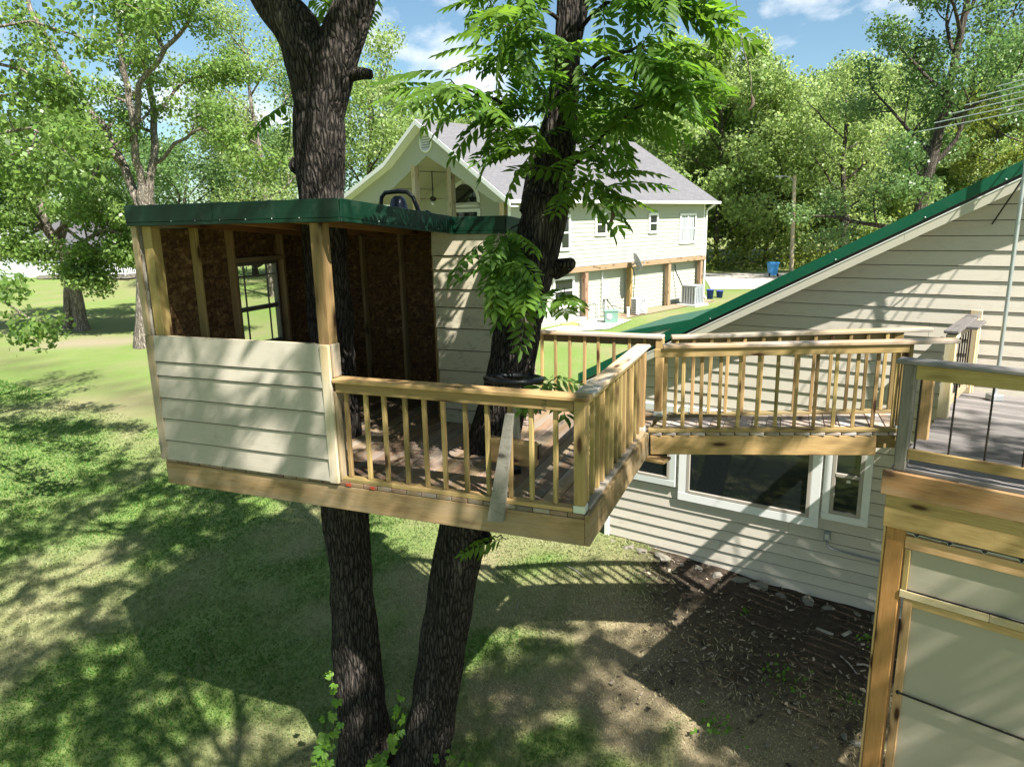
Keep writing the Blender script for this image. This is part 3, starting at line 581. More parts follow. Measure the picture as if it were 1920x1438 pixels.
# steering wheel on a little stand behind the front rail
S = thing('steering_wheel_stand', th(0.88, 0.75, 0.0), 'black steering wheel on a short timber stand beside the leaning trunk', 'steering wheel')
c0 = th(0.885, 0.78, 0.865); ring = [(c0+0.25*(math.cos(a)*E1+math.sin(a)*E2)-UPZ*0.025*math.sin(a)) for a in np.linspace(0, 2*math.pi, 41)]
wh = tubes('wheel_rim', [(ring, 0.027)], BLACK, S, 10)
for a in (0.3, 2.4, 4.5): bar('spoke', c0-UPZ*0.03, c0+0.24*(math.cos(a)*E1+math.sin(a)*E2)+UPZ*0.01, 0.035, 0.014, BLACK, wh)
lathe('hub', [(0.0, -0.09), (0.05, -0.09), (0.075, -0.03), (0.07, 0.0), (0.0, 0.005)], c0-UPZ*0.02, BLACK, wh)
bar('stand_post', th(0.86, 0.78, 0.06), th(0.885, 0.78, 0.79), 0.07, 0.045, GREYW, S, up=E2)
bar('timber_block', th(1.13, 0.70, 0.215), th(0.635, 0.70, 0.195), 0.10, 0.235, PT, S, c=0.035)
bar('side_plate', th(0.625, 0.72, 0.16), th(0.625, 0.72, 0.29), 0.012, 0.08, BLACK, S, up=E2)
lathe('foot', [(0.0, 0.0), (0.05, 0.0), (0.052, 0.08), (0.03, 0.085), (0.0, 0.085)], th(0.86, 0.72, 0.001), BLACK, S)
# yard bell on the hut roof
bu, bv = 3.02, 2.55; bz = rz(bv)+0.002
B = thing('yard_bell', th(bu, bv, bz), 'dark cast metal yard bell in a black yoke on the treehouse roof', 'bell')
prof = [(0.0, 0.33), (0.05, 0.325), (0.085, 0.29), (0.105, 0.22), (0.125, 0.14), (0.15, 0.09), (0.17, 0.07), (0.165, 0.065), (0.0, 0.09)]
lathe('bell_body', [(r_*1.0, z-0.02) for r_, z in prof], th(bu, bv, bz), BELLM, B)
yk = [th(bu+a, bv, bz+z) for a, z in ((0.235, 0.0), (0.24, 0.20), (0.225, 0.30), (0.17, 0.35), (0.0, 0.36), (-0.12, 0.35), (-0.20, 0.29), (-0.24, 0.19), (-0.27, 0.12), (-0.30, 0.10))]
tubes('yoke', [(yk, 0.026)], BLACK, B, 10)
tubes('handle', [([th(bu-0.30, bv, bz+0.10), th(bu-0.38, bv, bz+0.12), th(bu-0.45, bv, bz+0.08), th(bu-0.52, bv, bz+0.01)], 0.017)], BLACK, B, 8)
lathe('yoke_foot', [(0.0, 0.0), (0.045, 0.0), (0.04, 0.10), (0.035, 0.13), (0.0, 0.13)], th(bu-0.30, bv, bz), BLACK, B)

# ------------------------------------------------------------------ walkway between treehouse and upper deck
K = thing('wooden_walkway', th(-1.3, 3.0, -0.26), 'short railed wooden walkway joining the treehouse to the upper deck', 'walkway')
def wk(a, b, w):                                  # a 0..1 along, b 0..1 across (near to far)
    n_ = np.array([-0.03-2.50*a, 2.36+0.50*a]); f_ = np.array([-0.07-2.42*a, 3.02+0.62*a]); p = n_*(1-b)+f_*b; return th(p[0], p[1], w+0.09*a)
for k in range(17):
    a0, a1 = k/17+0.004, (k+1)/17-0.001
    m0, m1 = wk((a0+a1)/2, -0.03, -0.019), wk((a0+a1)/2, 1.03, -0.019); bar('walkway_board', m0, m1, 2.5/17-0.009, 0.036, RAMPW, K)
bar('walkway_beam', wk(0.012, 0.0, -0.145), wk(0.90, 0.0, -0.145), 0.04, 0.21, PT, K)
bar('walkway_beam', wk(0.012, 0.08, -0.115), wk(0.985, 0.08, -0.115), 0.04, 0.15, PTB, K)
bar('walkway_beam', wk(0.012, 1.0, -0.145), wk(1.0, 1.0, -0.145), 0.04, 0.21, PT, K)
bar('bottom_plate', wk(0.0, 0.02, 0.019), wk(0.985, 0.02, 0.019), 0.089, 0.036, PT, K); bar('bottom_plate', wk(0.03, 0.98, 0.019), wk(1.0, 0.98, 0.019), 0.089, 0.036, PTB, K)
bar('top_rail', wk(0.02, -0.02, 0.862), wk(0.985, -0.02, 0.862), 0.038, 0.089, PT, K); bar('top_rail', wk(0.03, 1.02, 0.862), wk(1.0, 1.02, 0.862), 0.038, 0.089, PTB, K)
bar('rail_cap', wk(0.052, 0.02, 0.928), wk(1.16, 0.02, 0.918), 0.14, 0.038, PTC, K, c=0.007); bar('rail_cap', wk(0.03, 1.0, 0.928), wk(1.13, 1.0, 0.918), 0.14, 0.038, PTC, K, c=0.007)
for k in range(13):
    a = 0.065+k*0.0742; j = random.uniform(-.004, .004)
    bar('baluster', wk(a, 0.045, 0.038), wk(a+j, 0.045, 0.92), 0.036, 0.036, PT, K, up=E2)
for k in range(13):
    a = 0.06+k*0.0742; j = random.uniform(-.004, .004)
    bar('baluster', wk(a, 0.95, 0.038), wk(a+j, 0.95, 0.92), 0.036, 0.036, PT, K, up=E2)
bar('post', wk(0.985, 0.03, -0.1), wk(0.985, 0.03, 0.91), 0.089, 0.089, PT, K, up=E2); bar('post', wk(1.0, 1.0, -0.1), wk(1.0, 1.0, 0.91), 0.089, 0.089, PT, K, up=E2)
bar('post_base', wk(0.985, 0.03, 0.0), wk(0.985, 0.03, 0.06), 0.096, 0.096, WSTEEL, K, up=E2)

# ------------------------------------------------------------------ upper deck of the house
U = thing('upper_deck', dk(1.2, 1.8, -0.3), 'old grey board deck with weathered posts and black bar railing beside the house gable', 'deck')
b = 0.075; k = 0
while b < 3.45:
    bar('deck_board', dk(0.0+0.02*random.random(), b, -0.02), dk(2.6, b, -0.02), 0.1375, 0.036, OLDDECK, U); b += 0.1455; k += 1
bar('joist', dk(0.03, 0.1, -0.14), dk(0.03, 3.3, -0.14), 0.04, 0.2, OLDDECK, U); bar('joist', dk(1.3, 0.1, -0.14), dk(1.3, 3.3, -0.14), 0.04, 0.2, OLDDECK, U); bar('joist', dk(2.5, 0.1, -0.14), dk(2.5, 3.3, -0.14), 0.04, 0.2, OLDDECK, U)
bar('fascia_board', dk(-0.04, -0.03, -0.145), dk(2.6, -0.03, -0.145), 0.05, 0.215, FASCW, U)
bar('rim_board', dk(0.0, -0.01, -0.405), dk(2.6, -0.01, -0.405), 0.045, 0.30, PT, U)
bar('post', dk(0.075, 0.052, -0.04), dk(0.075, 0.052, 0.91), 0.10, 0.10, GREYW, U, up=D2, c=0.012)
bar('rail_cap', dk(-0.03, 0.06, 0.925), dk(2.6, 0.06, 0.925), 0.17, 0.036, OLDDECK, U, c=0.01)
bar('top_rail', dk(0.126, 0.03, 0.845), dk(2.6, 0.03, 0.845), 0.038, 0.12, PT, U)
bar('bottom_rail', dk(0.126, 0.03, 0.125), dk(2.6, 0.03, 0.125), 0.045, 0.089, PT, U)
for k in range(9):
    a = 0.165+k*0.255; n_ = 40
    P = [dk(a, 0.05, 0.16+(0.80-0.16)*i/n_) for i in range(n_+1)]; R = [0.0075+0.0014*(i % 2) for i in range(n_+1)]
    tubes('bar_baluster', [(P, R)], RUST, U, 8, smooth=False)
bar('post', dk(0.05, 1.02, -0.1), dk(0.05, 1.02, 0.76), 0.09, 0.09, PT, U, up=D2)
bar('post', dk(0.05, 1.97, -0.1), dk(0.05, 1.97, 0.9), 0.10, 0.10, TRIMW, U, up=D2)
bar('post', dk(0.05, 3.36, 0.0), dk(0.05, 3.36, 0.9), 0.09, 0.09, TRIMW, U, up=D2)
bar('rail_cap', dk(0.05, 1.9, 0.93), dk(0.02, 3.45, 0.93), 0.14, 0.036, OLDDECK, U, c=0.01)
bar('rail_cap', dk(0.16, 2.35, 0.925), dk(0.15, 2.95, 0.925), 0.13, 0.036, OLDDECK, U, c=0.012)
bar('top_rail', dk(0.05, 2.02, 0.86), dk(0.05, 3.32, 0.86), 0.038, 0.089, TRIMW, U); bar('bottom_rail', dk(0.05, 2.02, 0.12), dk(0.05, 3.32, 0.12), 0.038, 0.089, TRIMW, U)
for k in range(7): tubes('bar_baluster', [([dk(0.05, 2.15+k*0.17, 0.15), dk(0.05, 2.15+k*0.17, 0.83)], 0.008)], RUST, U, 6)
bar('wall_board', dk(0.05, 3.42, -0.1), dk(0.05, 3.42, 1.0), 0.12, 0.035, TRIMW, U, up=D2)
for a, b in ((0.06, 3.2), (2.5, 3.2), (2.5, 0.1)):
    p = dk(a, b, 0); bar('support_post', V3(p[0], p[1], g1(p[0], p[1])-0.2), dk(a, b, -0.24), 0.10, 0.10, GREYW, U, up=D2)

# ------------------------------------------------------------------ screened store under the deck
gzf = g1(*dk(0.1, 0.0, 0)[:2])-4.35-0.15
Q = thing('screen_enclosure', dk(1.2, 0.05, gzf), 'beige fabric screen panels in pine frames under the upper deck', 'screen')
bar('corner_post', dk(0.105, 0.055, gzf), dk(0.105, 0.055, -0.555), 0.155, 0.13, CEDAR, Q, up=D2, c=0.008)
bar('edge_board', dk(0.012, 0.075, gzf), dk(0.012, 0.075, -0.24), 0.02, 0.14, FRAMEW, Q, up=D2)
bar('top_frame', dk(0.185, 0.005, -0.665), dk(2.6, 0.005, -0.665), 0.035, 0.115, FRAMEW, Q)
bar('side_frame', dk(0.215, 0.004, -1.115), dk(0.215, 0.004, -0.725), 0.045, 0.03, PT, Q, up=D2)
bar('middle_frame', dk(0.185, 0.0, -1.155), dk(0.86, 0.0, -1.155), 0.036, 0.07, TRIMW, Q); bar('middle_frame', dk(0.864, 0.0, -1.155), dk(2.6, 0.0, -1.155), 0.036, 0.07, TRIMW, Q)
bar('lower_frame', dk(0.235, 0.004, -1.228), dk(2.6, 0.004, -1.228), 0.03, 0.068, FRAMEW, Q)
bar('side_frame', dk(0.258, 0.003, gzf), dk(0.258, 0.003, -1.194), 0.072, 0.03, FRAMEW, Q, up=D2)
bar('fabric_panel', dk(0.24, 0.018, -0.91), dk(2.6, 0.018, -0.91), 0.006, 0.41, FABRIC, Q, c=0.001)
bar('fabric_panel', dk(0.29, 0.018, -1.70), dk(2.6, 0.018, -1.70), 0.006, 0.89, FABRIC, Q, c=0.001)
bar('fabric_panel', dk(0.29, 0.020, (-2.15+gzf)/2), dk(2.6, 0.020, (-2.15+gzf)/2), 0.006, -2.15-gzf, FABRIC, Q, c=0.001)
tubes('rod', [([dk(0.27, -0.012, -2.135), dk(2.6, -0.012, -2.15)], 0.010)], BLACK, Q, 8); tubes('rod', [([dk(0.24, -0.008, -1.112), dk(2.6, -0.008, -1.112)], 0.007)], BLACK, Q, 8)
lathe('rod_hook', [(0.0, -0.015), (0.018, -0.012), (0.02, 0.0), (0.016, 0.015), (0.0, 0.02)], dk(0.265, -0.012, -2.13), BLACK, Q, 10, tuple(-D2))
n_ = 140; xs = np.linspace(0.185, 2.6, n_); ph = (xs*4.0) % 1; hz = np.where(ph < 0.14, -0.034*np.sin(ph/0.14*math.pi), 0.0)+0.004*np.sin(xs*9)
Vc = [dk(x, y, -0.578+h) for y in (-0.022, 0.25) for x, h in zip(xs, hz)]+[dk(x, y, -0.574+h) for y in (-0.022, 0.25) for x, h in zip(xs, hz)]
Fc = [(i, i+1, n_+i+1, n_+i) for i in range(n_-1)]+[(2*n_+i, 3*n_+i, 3*n_+i+1, 2*n_+i+1) for i in range(n_-1)]+[(i, 2*n_+i, 2*n_+i+1, i+1) for i in range(n_-1)]
free('corrugated_sheet', Vc, Fc, GALV, Q)

# ------------------------------------------------------------------ house on the right
H = thing('beige_house', hs(0, 0, 0.9), 'beige lap-sided house gable with green metal roof edge behind the walkway', 'house')
TL, TR, ZB, EXP = 5.25, -5.6, 1.057, 0.178
RIDGE = -2.4
def zs(t): return 6.765-0.534*t if t > RIDGE else 6.765-0.534*RIDGE+0.534*(t-RIDGE)       # upper edge of the siding
OH = V3(HW[0], HW[1], 0)
prism('wall', [hs(TL, 0, 0.7), hs(TR, 0, 0.7), hs(TR, 0, zs(TR)), hs(RIDGE, 0, zs(RIDGE)), hs(TL, 0, zs(TL))], HN*0.2, plain('dark_slit_backing', (0.035, 0.033, 0.03), 0.9), H)  # backing coloured dark so the board slits show as lap shadow lines
TJ = {2: 3.3, 5: 2.3, 8: 4.1, 13: 1.1, 19: 2.4, 22: 0.8}
for k in range(42):
    za, zb = ZB+k*EXP, ZB+(k+1)*EXP-(0.015 if k < 16 else 0.009)
    def tl(z): return min(TL-0.05, (6.765-z)/0.534)
    def tr(z): return max(TR+0.05, RIDGE-(6.765-0.534*RIDGE-z)/0.534)
    if tl(za)-tr(za) < 0.1: break
    if za > 6.765-0.534*RIDGE-0.05: break
    zb = min(zb, 6.765-0.534*RIDGE-0.02); q = [(tr(za), za), (tl(za), za), (tl(zb), zb), (tr(zb), zb)]
    if k in TJ and tr(za) < TJ[k]-0.2 < tl(zb):
        j = TJ[k]; lapboard('siding_board', OH, HT, -HN, [(j+0.002, za), q[1], q[2], (j+0.002, zb)], SID_R, H); lapboard('siding_board', OH, HT, -HN, [q[0], (j-0.002, za), (j-0.002, zb), q[3]], SID_R, H)
    else: lapboard('siding_board', OH, HT, -HN, q, SID_R, H)
prism('foundation', [hs(TL-0.02, -0.006, 0.4), hs(TR, -0.006, 0.4), hs(TR, -0.006, 1.05), hs(TL-0.02, -0.006, 1.05)], -HN*0.006, plain('taupe_foundation', (0.30, 0.25, 0.19), 0.85), H)
bar('corner_board', hs(TL-0.0, -0.02, 1.02), hs(TL-0.0, -0.02, zs(TL)), 0.09, 0.03, WHITE, H, up=HN)
lapwall('side_siding', hs(TL, 0, 0), HN, HT, 0.02, 9.0, ZB, zs(TL), EXP, SID_R, H)
prism('side_wall', [hs(TL-0.15, 0.2, 0.7), hs(TL-0.15, 9, 0.7), hs(TL-0.15, 9, zs(TL)), hs(TL-0.15, 0.2, zs(TL))], HT*0.14, SOFF, H)
# roof and rake
def zg(t): return 7.072-0.534*t if t > RIDGE else 7.072-0.534*RIDGE+0.534*(t-RIDGE)    # top of the green edge
EV, NR = 5.65, -0.30
prism('roof', [hs(EV, NR, zg(EV)-0.06), hs(RIDGE, NR, zg(RIDGE)-0.06), hs(RIDGE, NR, zg(RIDGE)-0.005), hs(EV, NR, zg(EV)-0.005)], HN*9.6, GREEN, H)
prism('roof', [hs(RIDGE, NR, zg(RIDGE)-0.06), hs(TR-0.4, NR, zg(TR-0.4)-0.06), hs(TR-0.4, NR, zg(TR-0.4)-0.005), hs(RIDGE, NR, zg(RIDGE)-0.005)], HN*9.6, GREEN, H)
def rake(a_, b_, d0, d1, n_, th_, m, name):
    prism(name, [hs(a_, n_, zg(a_)+d0), hs(b_, n_, zg(b_)+d0), hs(b_, n_, zg(b_)+d1), hs(a_, n_, zg(a_)+d1)], -HN*th_, m, H)
for a_, b_ in ((EV, 2.47), (2.465, -0.6), (-0.605, RIDGE)): rake(a_, b_, -0.145, 0.0, NR, 0.018, GREEN, 'rake_trim')
rake(EV, RIDGE, -0.185, -0.146, NR+0.01, 0.006, BLACK, 'rake_shadow_strip')  # solid black strip, painted shadow under the green trim
rake(EV, RIDGE, -0.200, -0.186, NR, 0.012, WHITE, 'rake_bead')
for a_, b_ in ((EV, 1.15), (1.147, RIDGE)): rake(a_, b_, -0.315, -0.2005, NR, 0.004, SOFF, 'rake_board')
prism('soffit', [hs(EV, NR, zg(EV)-0.30), hs(RIDGE, NR, zg(RIDGE)-0.30), hs(RIDGE, 0.0, zg(RIDGE)-0.30), hs(EV, 0.0, zg(EV)-0.30)], V3(0, 0, 0.015), SOFF, H)
for t in (5.3, 4.4, 3.5, 1.9, 0.95, 0.2): lathe('screw', [(0.0, 0.0), (0.011, 0.001), (0.006, 0.006), (0.0, 0.007)], hs(t, NR-0.018, zg(t)-0.125), GALV, H, 8, tuple(-HN))
# windows
def window(t0, t1, z0, z1, trim=0.1, frame=0.05, sash=None, trimmat=WHITE, fm=TAUPEF):
    w = bar('window', hs((t0+t1)/2, -0.036, z0), hs((t0+t1)/2, -0.036, z1), t1-t0, 0.012, DGLASS, H, up=HN, c=0.001)
    for t in (t0+frame/2, t1-frame/2): bar('frame', hs(t, -0.05, z0+0.001), hs(t, -0.05, z1-0.001), frame, 0.04, fm, w, up=HN)
    for z in (z0+frame/2, z1-frame/2): bar('frame', hs(t0+frame+0.001, -0.052, z), hs(t1-frame-0.001, -0.052, z), 0.04, frame, fm, w)
    if sash: bar('meeting_rail', hs(t0+frame+0.001, -0.054, sash), hs(t1-frame-0.001, -0.054, sash), 0.04, 0.05, fm, w)
    for t in (t0-trim/2, t1+trim/2): bar('trim', hs(t, -0.045, z0-0.001), hs(t, -0.045, z1+trim), trim-0.002, 0.045, trimmat, w, up=HN)
    bar('trim', hs(t0-trim, -0.047, z0-trim/2-0.002), hs(t1+trim, -0.047, z0-trim/2-0.002), 0.05, trim, trimmat, w); bar('trim', hs(t0-0.001, -0.046, z1+trim/2+0.001), hs(t1+0.001, -0.046, z1+trim/2+0.001), 0.046, trim, trimmat, w)
    return w
window(2.03, 3.86, 2.27, 3.55, 0.13, 0.05)
window(1.37, 1.77, 2.40, 3.55, 0.10, 0.05, sash=2.98)
window(4.14, 4.72, 2.43, 3.55, 0.10, 0.045, trimmat=plain('grey_white_trim', (0.55, 0.58, 0.56), 0.55, var=0.05))
st = prism('window_sticker', [hs(1.53, -0.044, 2.88), hs(1.58, -0.044, 2.88), hs(1.58, -0.044, 2.92), hs(1.53, -0.044, 2.92)], -HN*0.001, WHITE, H)
# outlet box and conduit on the wall
ob = thing('outlet_box', hs(1.765, -0.03, 1.98), 'grey weatherproof outlet box with conduit on the beige house wall', 'outlet box')
bar('box', hs(1.765, -0.055, 1.98), hs(1.765, -0.055, 2.11), 0.085, 0.055, GREYP, ob, up=HN, c=0.008)
bar('cover', hs(1.765, -0.089, 2.005), hs(1.765, -0.089, 2.085), 0.05, 0.012, GALV, ob, up=HN)
tubes('conduit', [([hs(1.765, -0.06, 1.98), hs(1.763, -0.06, 1.92), hs(1.73, -0.06, 1.88), hs(1.66, -0.06, 1.865), hs(1.1, -0.06, 1.84), hs(0.4, -0.06, 1.82)], 0.013)], GREYP, ob, 10)
# porch wing behind with a flatter green roof
PW = thing('porch_roof', hs(6.0, 5.2, 1.3), 'low green metal porch roof edge behind the house gable', 'porch roof')
def zp(t): return 3.84+0.243*(7.53-t)
prism('roof', [hs(7.62, 5, zp(7.62)-0.05), hs(4.2, 5, zp(4.2)-0.05), hs(4.2, 5, zp(4.2)), hs(7.62, 5, zp(7.62))], HN*3.5, GREEN, PW)
prism('rake_trim', [hs(7.62, 4.99, zp(7.62)-0.12), hs(4.2, 4.99, zp(4.2)-0.12), hs(4.2, 4.99, zp(4.2)+0.004), hs(7.62, 4.99, zp(7.62)+0.004)], -HN*0.015, GREEN, PW)
prism('fascia', [hs(7.55, 5.0, zp(7.55)-0.26), hs(4.2, 5.0, zp(4.2)-0.26), hs(4.2, 5.0, zp(4.2)-0.13), hs(7.55, 5.0, zp(7.55)-0.13)], -HN*0.008, SOFF, PW)
prism('gable_wall', [hs(7.3, 5.1, zp(7.3)-0.2-0.4), hs(5.26, 5.1, zp(7.3)-0.6), hs(5.26, 5.1, zp(5.26)-0.1), hs(7.3, 5.1, zp(7.3)-0.1)], HN*0.1, SID_R, PW)
for n_ in (5.2, 8.3): p = hs(7.2, n_, 0); bar('porch_post', V3(p[0], p[1], g1(p[0], p[1])-0.1), hs(7.2, n_, zp(7.2)-0.2), 0.14, 0.14, WHITE, PW)
# television antenna on the deck
mb = V3(5.62, 8.0, 4.352)
AN = thing('television_antenna', mb, 'television antenna with long thin rods on a galvanised pipe mast', 'antenna')
tubes('mast', [([mb+V3(0, 0, 0.03), mb+V3(0, 0, 4.05)], 0.022)], GALV, AN, 12)
bar('mast_base', mb+V3(0, 0, 0.0), mb+V3(0, 0, 0.07), 0.13, 0.13, GALV, AN, up=(0, 1, 0))
bm = [mb+V3(0.12, 0.2, 3.22), mb+V3(1.7, 0.35, 4.25)]
tubes('boom', [(bm, 0.013)], ALU, AN, 8)
for k in range(11):
    f_ = k/10; c = bm[0]*(1-f_)+bm[1]*f_; hl_ = 2.0-0.7*f_; dr = V3(-0.05, 1.0, 0.0)
    tubes('rod', [([c-dr*hl_*0.8, c, c+dr*hl_], 0.0065)], ALU, AN, 6)
tubes('brace', [([hs(0.28, -0.03, 6.35), mb+V3(0.0, 0.0, 2.5)], 0.009)], BLACK, AN, 6)

# ------------------------------------------------------------------ neighbouring house
M_ = thing('neighbour_house', nb(0, 0, -4.4), 'pale green two-storey house with grey shingle roof and gabled porch', 'house')
FL = -1.98                                              # upper floor level
def roofz(q): return np.interp(q, [-0.45, 4.82, 7.19, 10.98], [0.80, 4.14, 2.61, 1.20])
prism('upper_wall', [nb(2.6, 0.0, FL), nb(14.4, 0.0, FL), nb(14.4, 9.6, FL), nb(2.6, 9.6, FL)], V3(0, 0, 0.8-FL), SOFF, M_)
prism('lower_wall', [nb(0.05, 0.25, -5.0), nb(14.3, 0.25, -5.0), nb(14.3, 9.5, -5.0), nb(0.05, 9.5, -5.0)], V3(0, 0, FL+5.0-0.25), SOFF, M_)
lapwall('siding', nb(0, 0, 0), W1, -W2, 0.0, 14.4, FL+0.02, 0.72, 0.178, SID_N, M_)
lapwall('siding', nb(0, 0.25, 0), W1, -W2, 0.05, 14.3, -4.45, FL-0.2, 0.178, SID_N, M_)
lapwall('siding', nb(0.05, 0, 0), W2, -W1, 0.25, 9.5, -4.45, FL-0.2, 0.178, SID_N, M_)
lapwall('porch_back_siding', nb(2.6, 0, 0), W2, -W1, 0.0, 9.6, FL, lambda q: float(roofz(q))-0.25, 0.178, SID_N, M_)
lapwall('porch_side_siding', nb(0, 0.02, 0), W1, W2, 0.0, 2.6, FL, 0.6, 0.178, SID_N, M_)
prism('porch_side_wall', [nb(0.0, 0.001, FL), nb(2.6, 0.001, FL), nb(2.6, 0.019, FL), nb(0.0, 0.019, FL)], V3(0, 0, 0.7-FL), SOFF, M_)
prism('porch_floor', [nb(0.0, 0.03, FL-0.22), nb(2.6, 0.03, FL-0.22), nb(2.6, 9.6, FL-0.22), nb(0.0, 9.6, FL-0.22)], V3(0, 0, 0.2), SOFF, M_)
bar('corner_board', nb(0.0, -0.02, FL), nb(0.0, -0.02, 0.72), 0.14, 0.03, WHITE, M_, up=W2); bar('corner_board', nb(14.38, -0.02, FL), nb(14.38, -0.02, 0.72), 0.1, 0.04, WHITE, M_, up=W2)
bar('floor_beam', nb(-0.1, -0.03, FL-0.105), nb(14.45, -0.03, FL-0.105), 0.28, 0.20, STAINB, M_)
for s in (4.57, 7.85, 11.1, 14.15):
    p = nb(s, -0.02, 0); bar('porch_post', V3(p[0], p[1], g1(p[0], p[1])-0.05), nb(s, -0.02, FL-0.21), 0.22, 0.20, STAINB if s != 7.85 else PT, M_, up=W2)
def uvquad(name, P, mat, parent, thick=0.12):
    P = [np.array(p) for p in P]; o = prism(name, P, -np.cross(P[1]-P[0], P[3]-P[0])/np.linalg.norm(np.cross(P[1]-P[0], P[3]-P[0]))*thick, mat, parent)
    uv = o.data.uv_layers.new(name='UVMap'); X = (P[1]-P[0])/np.linalg.norm(P[1]-P[0]); Y = P[3]-P[0]; Y = Y-X*(Y@X); Y /= np.linalg.norm(Y); M = np.array(WM[o.name].translation)
    for l in o.data.loops:
        w = np.array(o.data.vertices[l.vertex_index].co)+M-P[0]; uv.data[l.index].uv = (w@X, w@Y)
    return o
uvquad('roof', [nb(-0.45, -0.50, 0.77), nb(14.95, -0.50, 0.77), nb(14.95, 4.82, 4.14), nb(-0.45, 4.82, 4.14)], SHINGLE, M_)
uvquad('roof', [nb(14.95, 7.19, 2.61), nb(-0.45, 7.19, 2.61), nb(-0.45, 4.825, 4.14), nb(14.95, 4.825, 4.14)], SHINGLE, M_)
uvquad('roof', [nb(14.95, 11.1, 1.17), nb(-0.45, 11.1, 1.17), nb(-0.45, 7.195, 2.61), nb(14.95, 7.195, 2.61)], SHINGLE, M_)
bar('gutter', nb(-0.45, -0.56, 0.70), nb(15.0, -0.56, 0.70), 0.11, 0.12, WHITE, M_); bar('soffit', nb(-0.4, -0.25, 0.70), nb(14.9, -0.25, 0.70), 0.5, 0.02, SOFF, M_)
# gable face round the porch opening, rakes
gpoly = [(-0.3, 0.68), (4.82, 3.98), (7.19, 2.45), (10.95, 1.05), (10.95, 0.62), (8.8, 0.75), (4.75, 2.72), (0.73, 0.72)]
prism('gable_face', [nb(-0.02, q, z) for q, z in gpoly], W1*0.12, SID_N, M_)
for (q0, z0), (q1, z1) in (((-0.55, 0.72), (4.82, 4.12)), ((4.82, 4.12), (7.19, 2.59)), ((7.19, 2.59), (11.12, 1.14))):
    prism('rake_board', [nb(-0.46, q0, z0-0.2), nb(-0.46, q1, z1-0.2), nb(-0.46, q1, z1), nb(-0.46, q0, z0)], -W1*0.03, WHITE, M_)
    prism('rake_soffit', [nb(-0.45, q0, z0-0.21), nb(-0.45, q1, z1-0.21), nb(-0.03, q1, z1-0.21), nb(-0.03, q0, z0-0.21)], V3(0, 0, 0.01), WHITE, M_)
for (q0, z0), (q1, z1) in (((0.2, 0.62), (4.75, 2.85)), ((4.75, 2.85), (8.9, 0.85))):
    prism('porch_ceiling', [nb(0.1, q0, z0), nb(2.6, q0, z0), nb(2.6, q1, z1), nb(0.1, q1, z1)], V3(0, 0, 0.03), SOFF, M_)
for q in (2.0, 3.4, 6.1, 7.5):
    z = np.interp(q, [0.2, 4.75, 8.9], [0.62, 2.85, 0.85]); bar('ceiling_batten', nb(0.15, q, z-0.012), nb(2.59, q, z-0.012), 0.05, 0.02, GREYP, M_)
for q in (0.35, 3.36, 5.70, 8.7):
    bar('porch_column', nb(0.08, q, FL), nb(0.08, q, np.interp(q, [0.2, 4.75, 8.9], [0.62, 2.85, 0.85])), 0.24, 0.24, TRIMW, M_, up=W2)
lathe('gable_vent', [(0.0, 0.0), (0.42, 0.0), (0.42, 0.03), (0.34, 0.035), (0.34, 0.01), (0.0, 0.01)], nb(-0.03, 4.74, 3.25), WHITE, M_, 20, tuple(-W1))
for k in range(5): bar('vent_slat', nb(-0.05, 4.46+0.02*abs(k-2), 3.05+k*0.1), nb(-0.05, 5.02-0.02*abs(k-2), 3.05+k*0.1), 0.02, 0.035, GREYP, M_)
def nwin(s0, s1, z0, z1, off=0.0, mull=False, sash=True, glass=DGLASS, curtain=False):
    o_ = off-0.05
    w = bar('window', nb((s0+s1)/2, o_, z0), nb((s0+s1)/2, o_, z1), s1-s0, 0.03, glass, M_, up=W2, c=0.002)
    for s in (s0, s1): bar('frame', nb(s, o_-0.02, z0-0.05), nb(s, o_-0.02, z1+0.05), 0.12, 0.06, WHITE, w, up=W2)
    for z in (z0, z1): bar('frame', nb(s0+0.061, o_-0.021, z), nb(s1-0.061, o_-0.021, z), 0.06, 0.12, WHITE, w)
    if sash: bar('meeting_rail', nb(s0+0.061, o_-0.02, (z0+z1)/2), nb(s1-0.061, o_-0.02, (z0+z1)/2), 0.05, 0.06, WHITE, w)
    if mull: bar('mullion', nb((s0+s1)/2, o_-0.02, z0+0.061), nb((s0+s1)/2, o_-0.02, z1-0.061), 0.10, 0.055, WHITE, w, up=W2)
    if curtain:
        for k in range(8): bar('curtain_fold', nb(s0+0.1+(s1-s0-0.2)*(k+0.3)/8, o_-0.018, z0+0.07), nb(s0+0.1+(s1-s0-0.2)*(k+0.3)/8, o_-0.018, z1-0.07), 0.09 if k % 2 else 0.12, 0.006+0.004*(k % 2), CURT, w, up=W2)
nwin(5.24, 5.98, -0.66, 0.20); nwin(9.30, 9.98, -0.66, 0.17); nwin(12.02, 13.45, -1.25, 0.13, mull=True, curtain=True); nwin(2.9, 3.48, -1.2, 0.15)
nwin(2.75, 4.02, -3.46, -2.40, off=0.25)
bar('window_ledge', nb(2.6, 0.1, -3.60), nb(4.3, 0.1, -3.60), 0.35, 0.07, WHITE, M_)
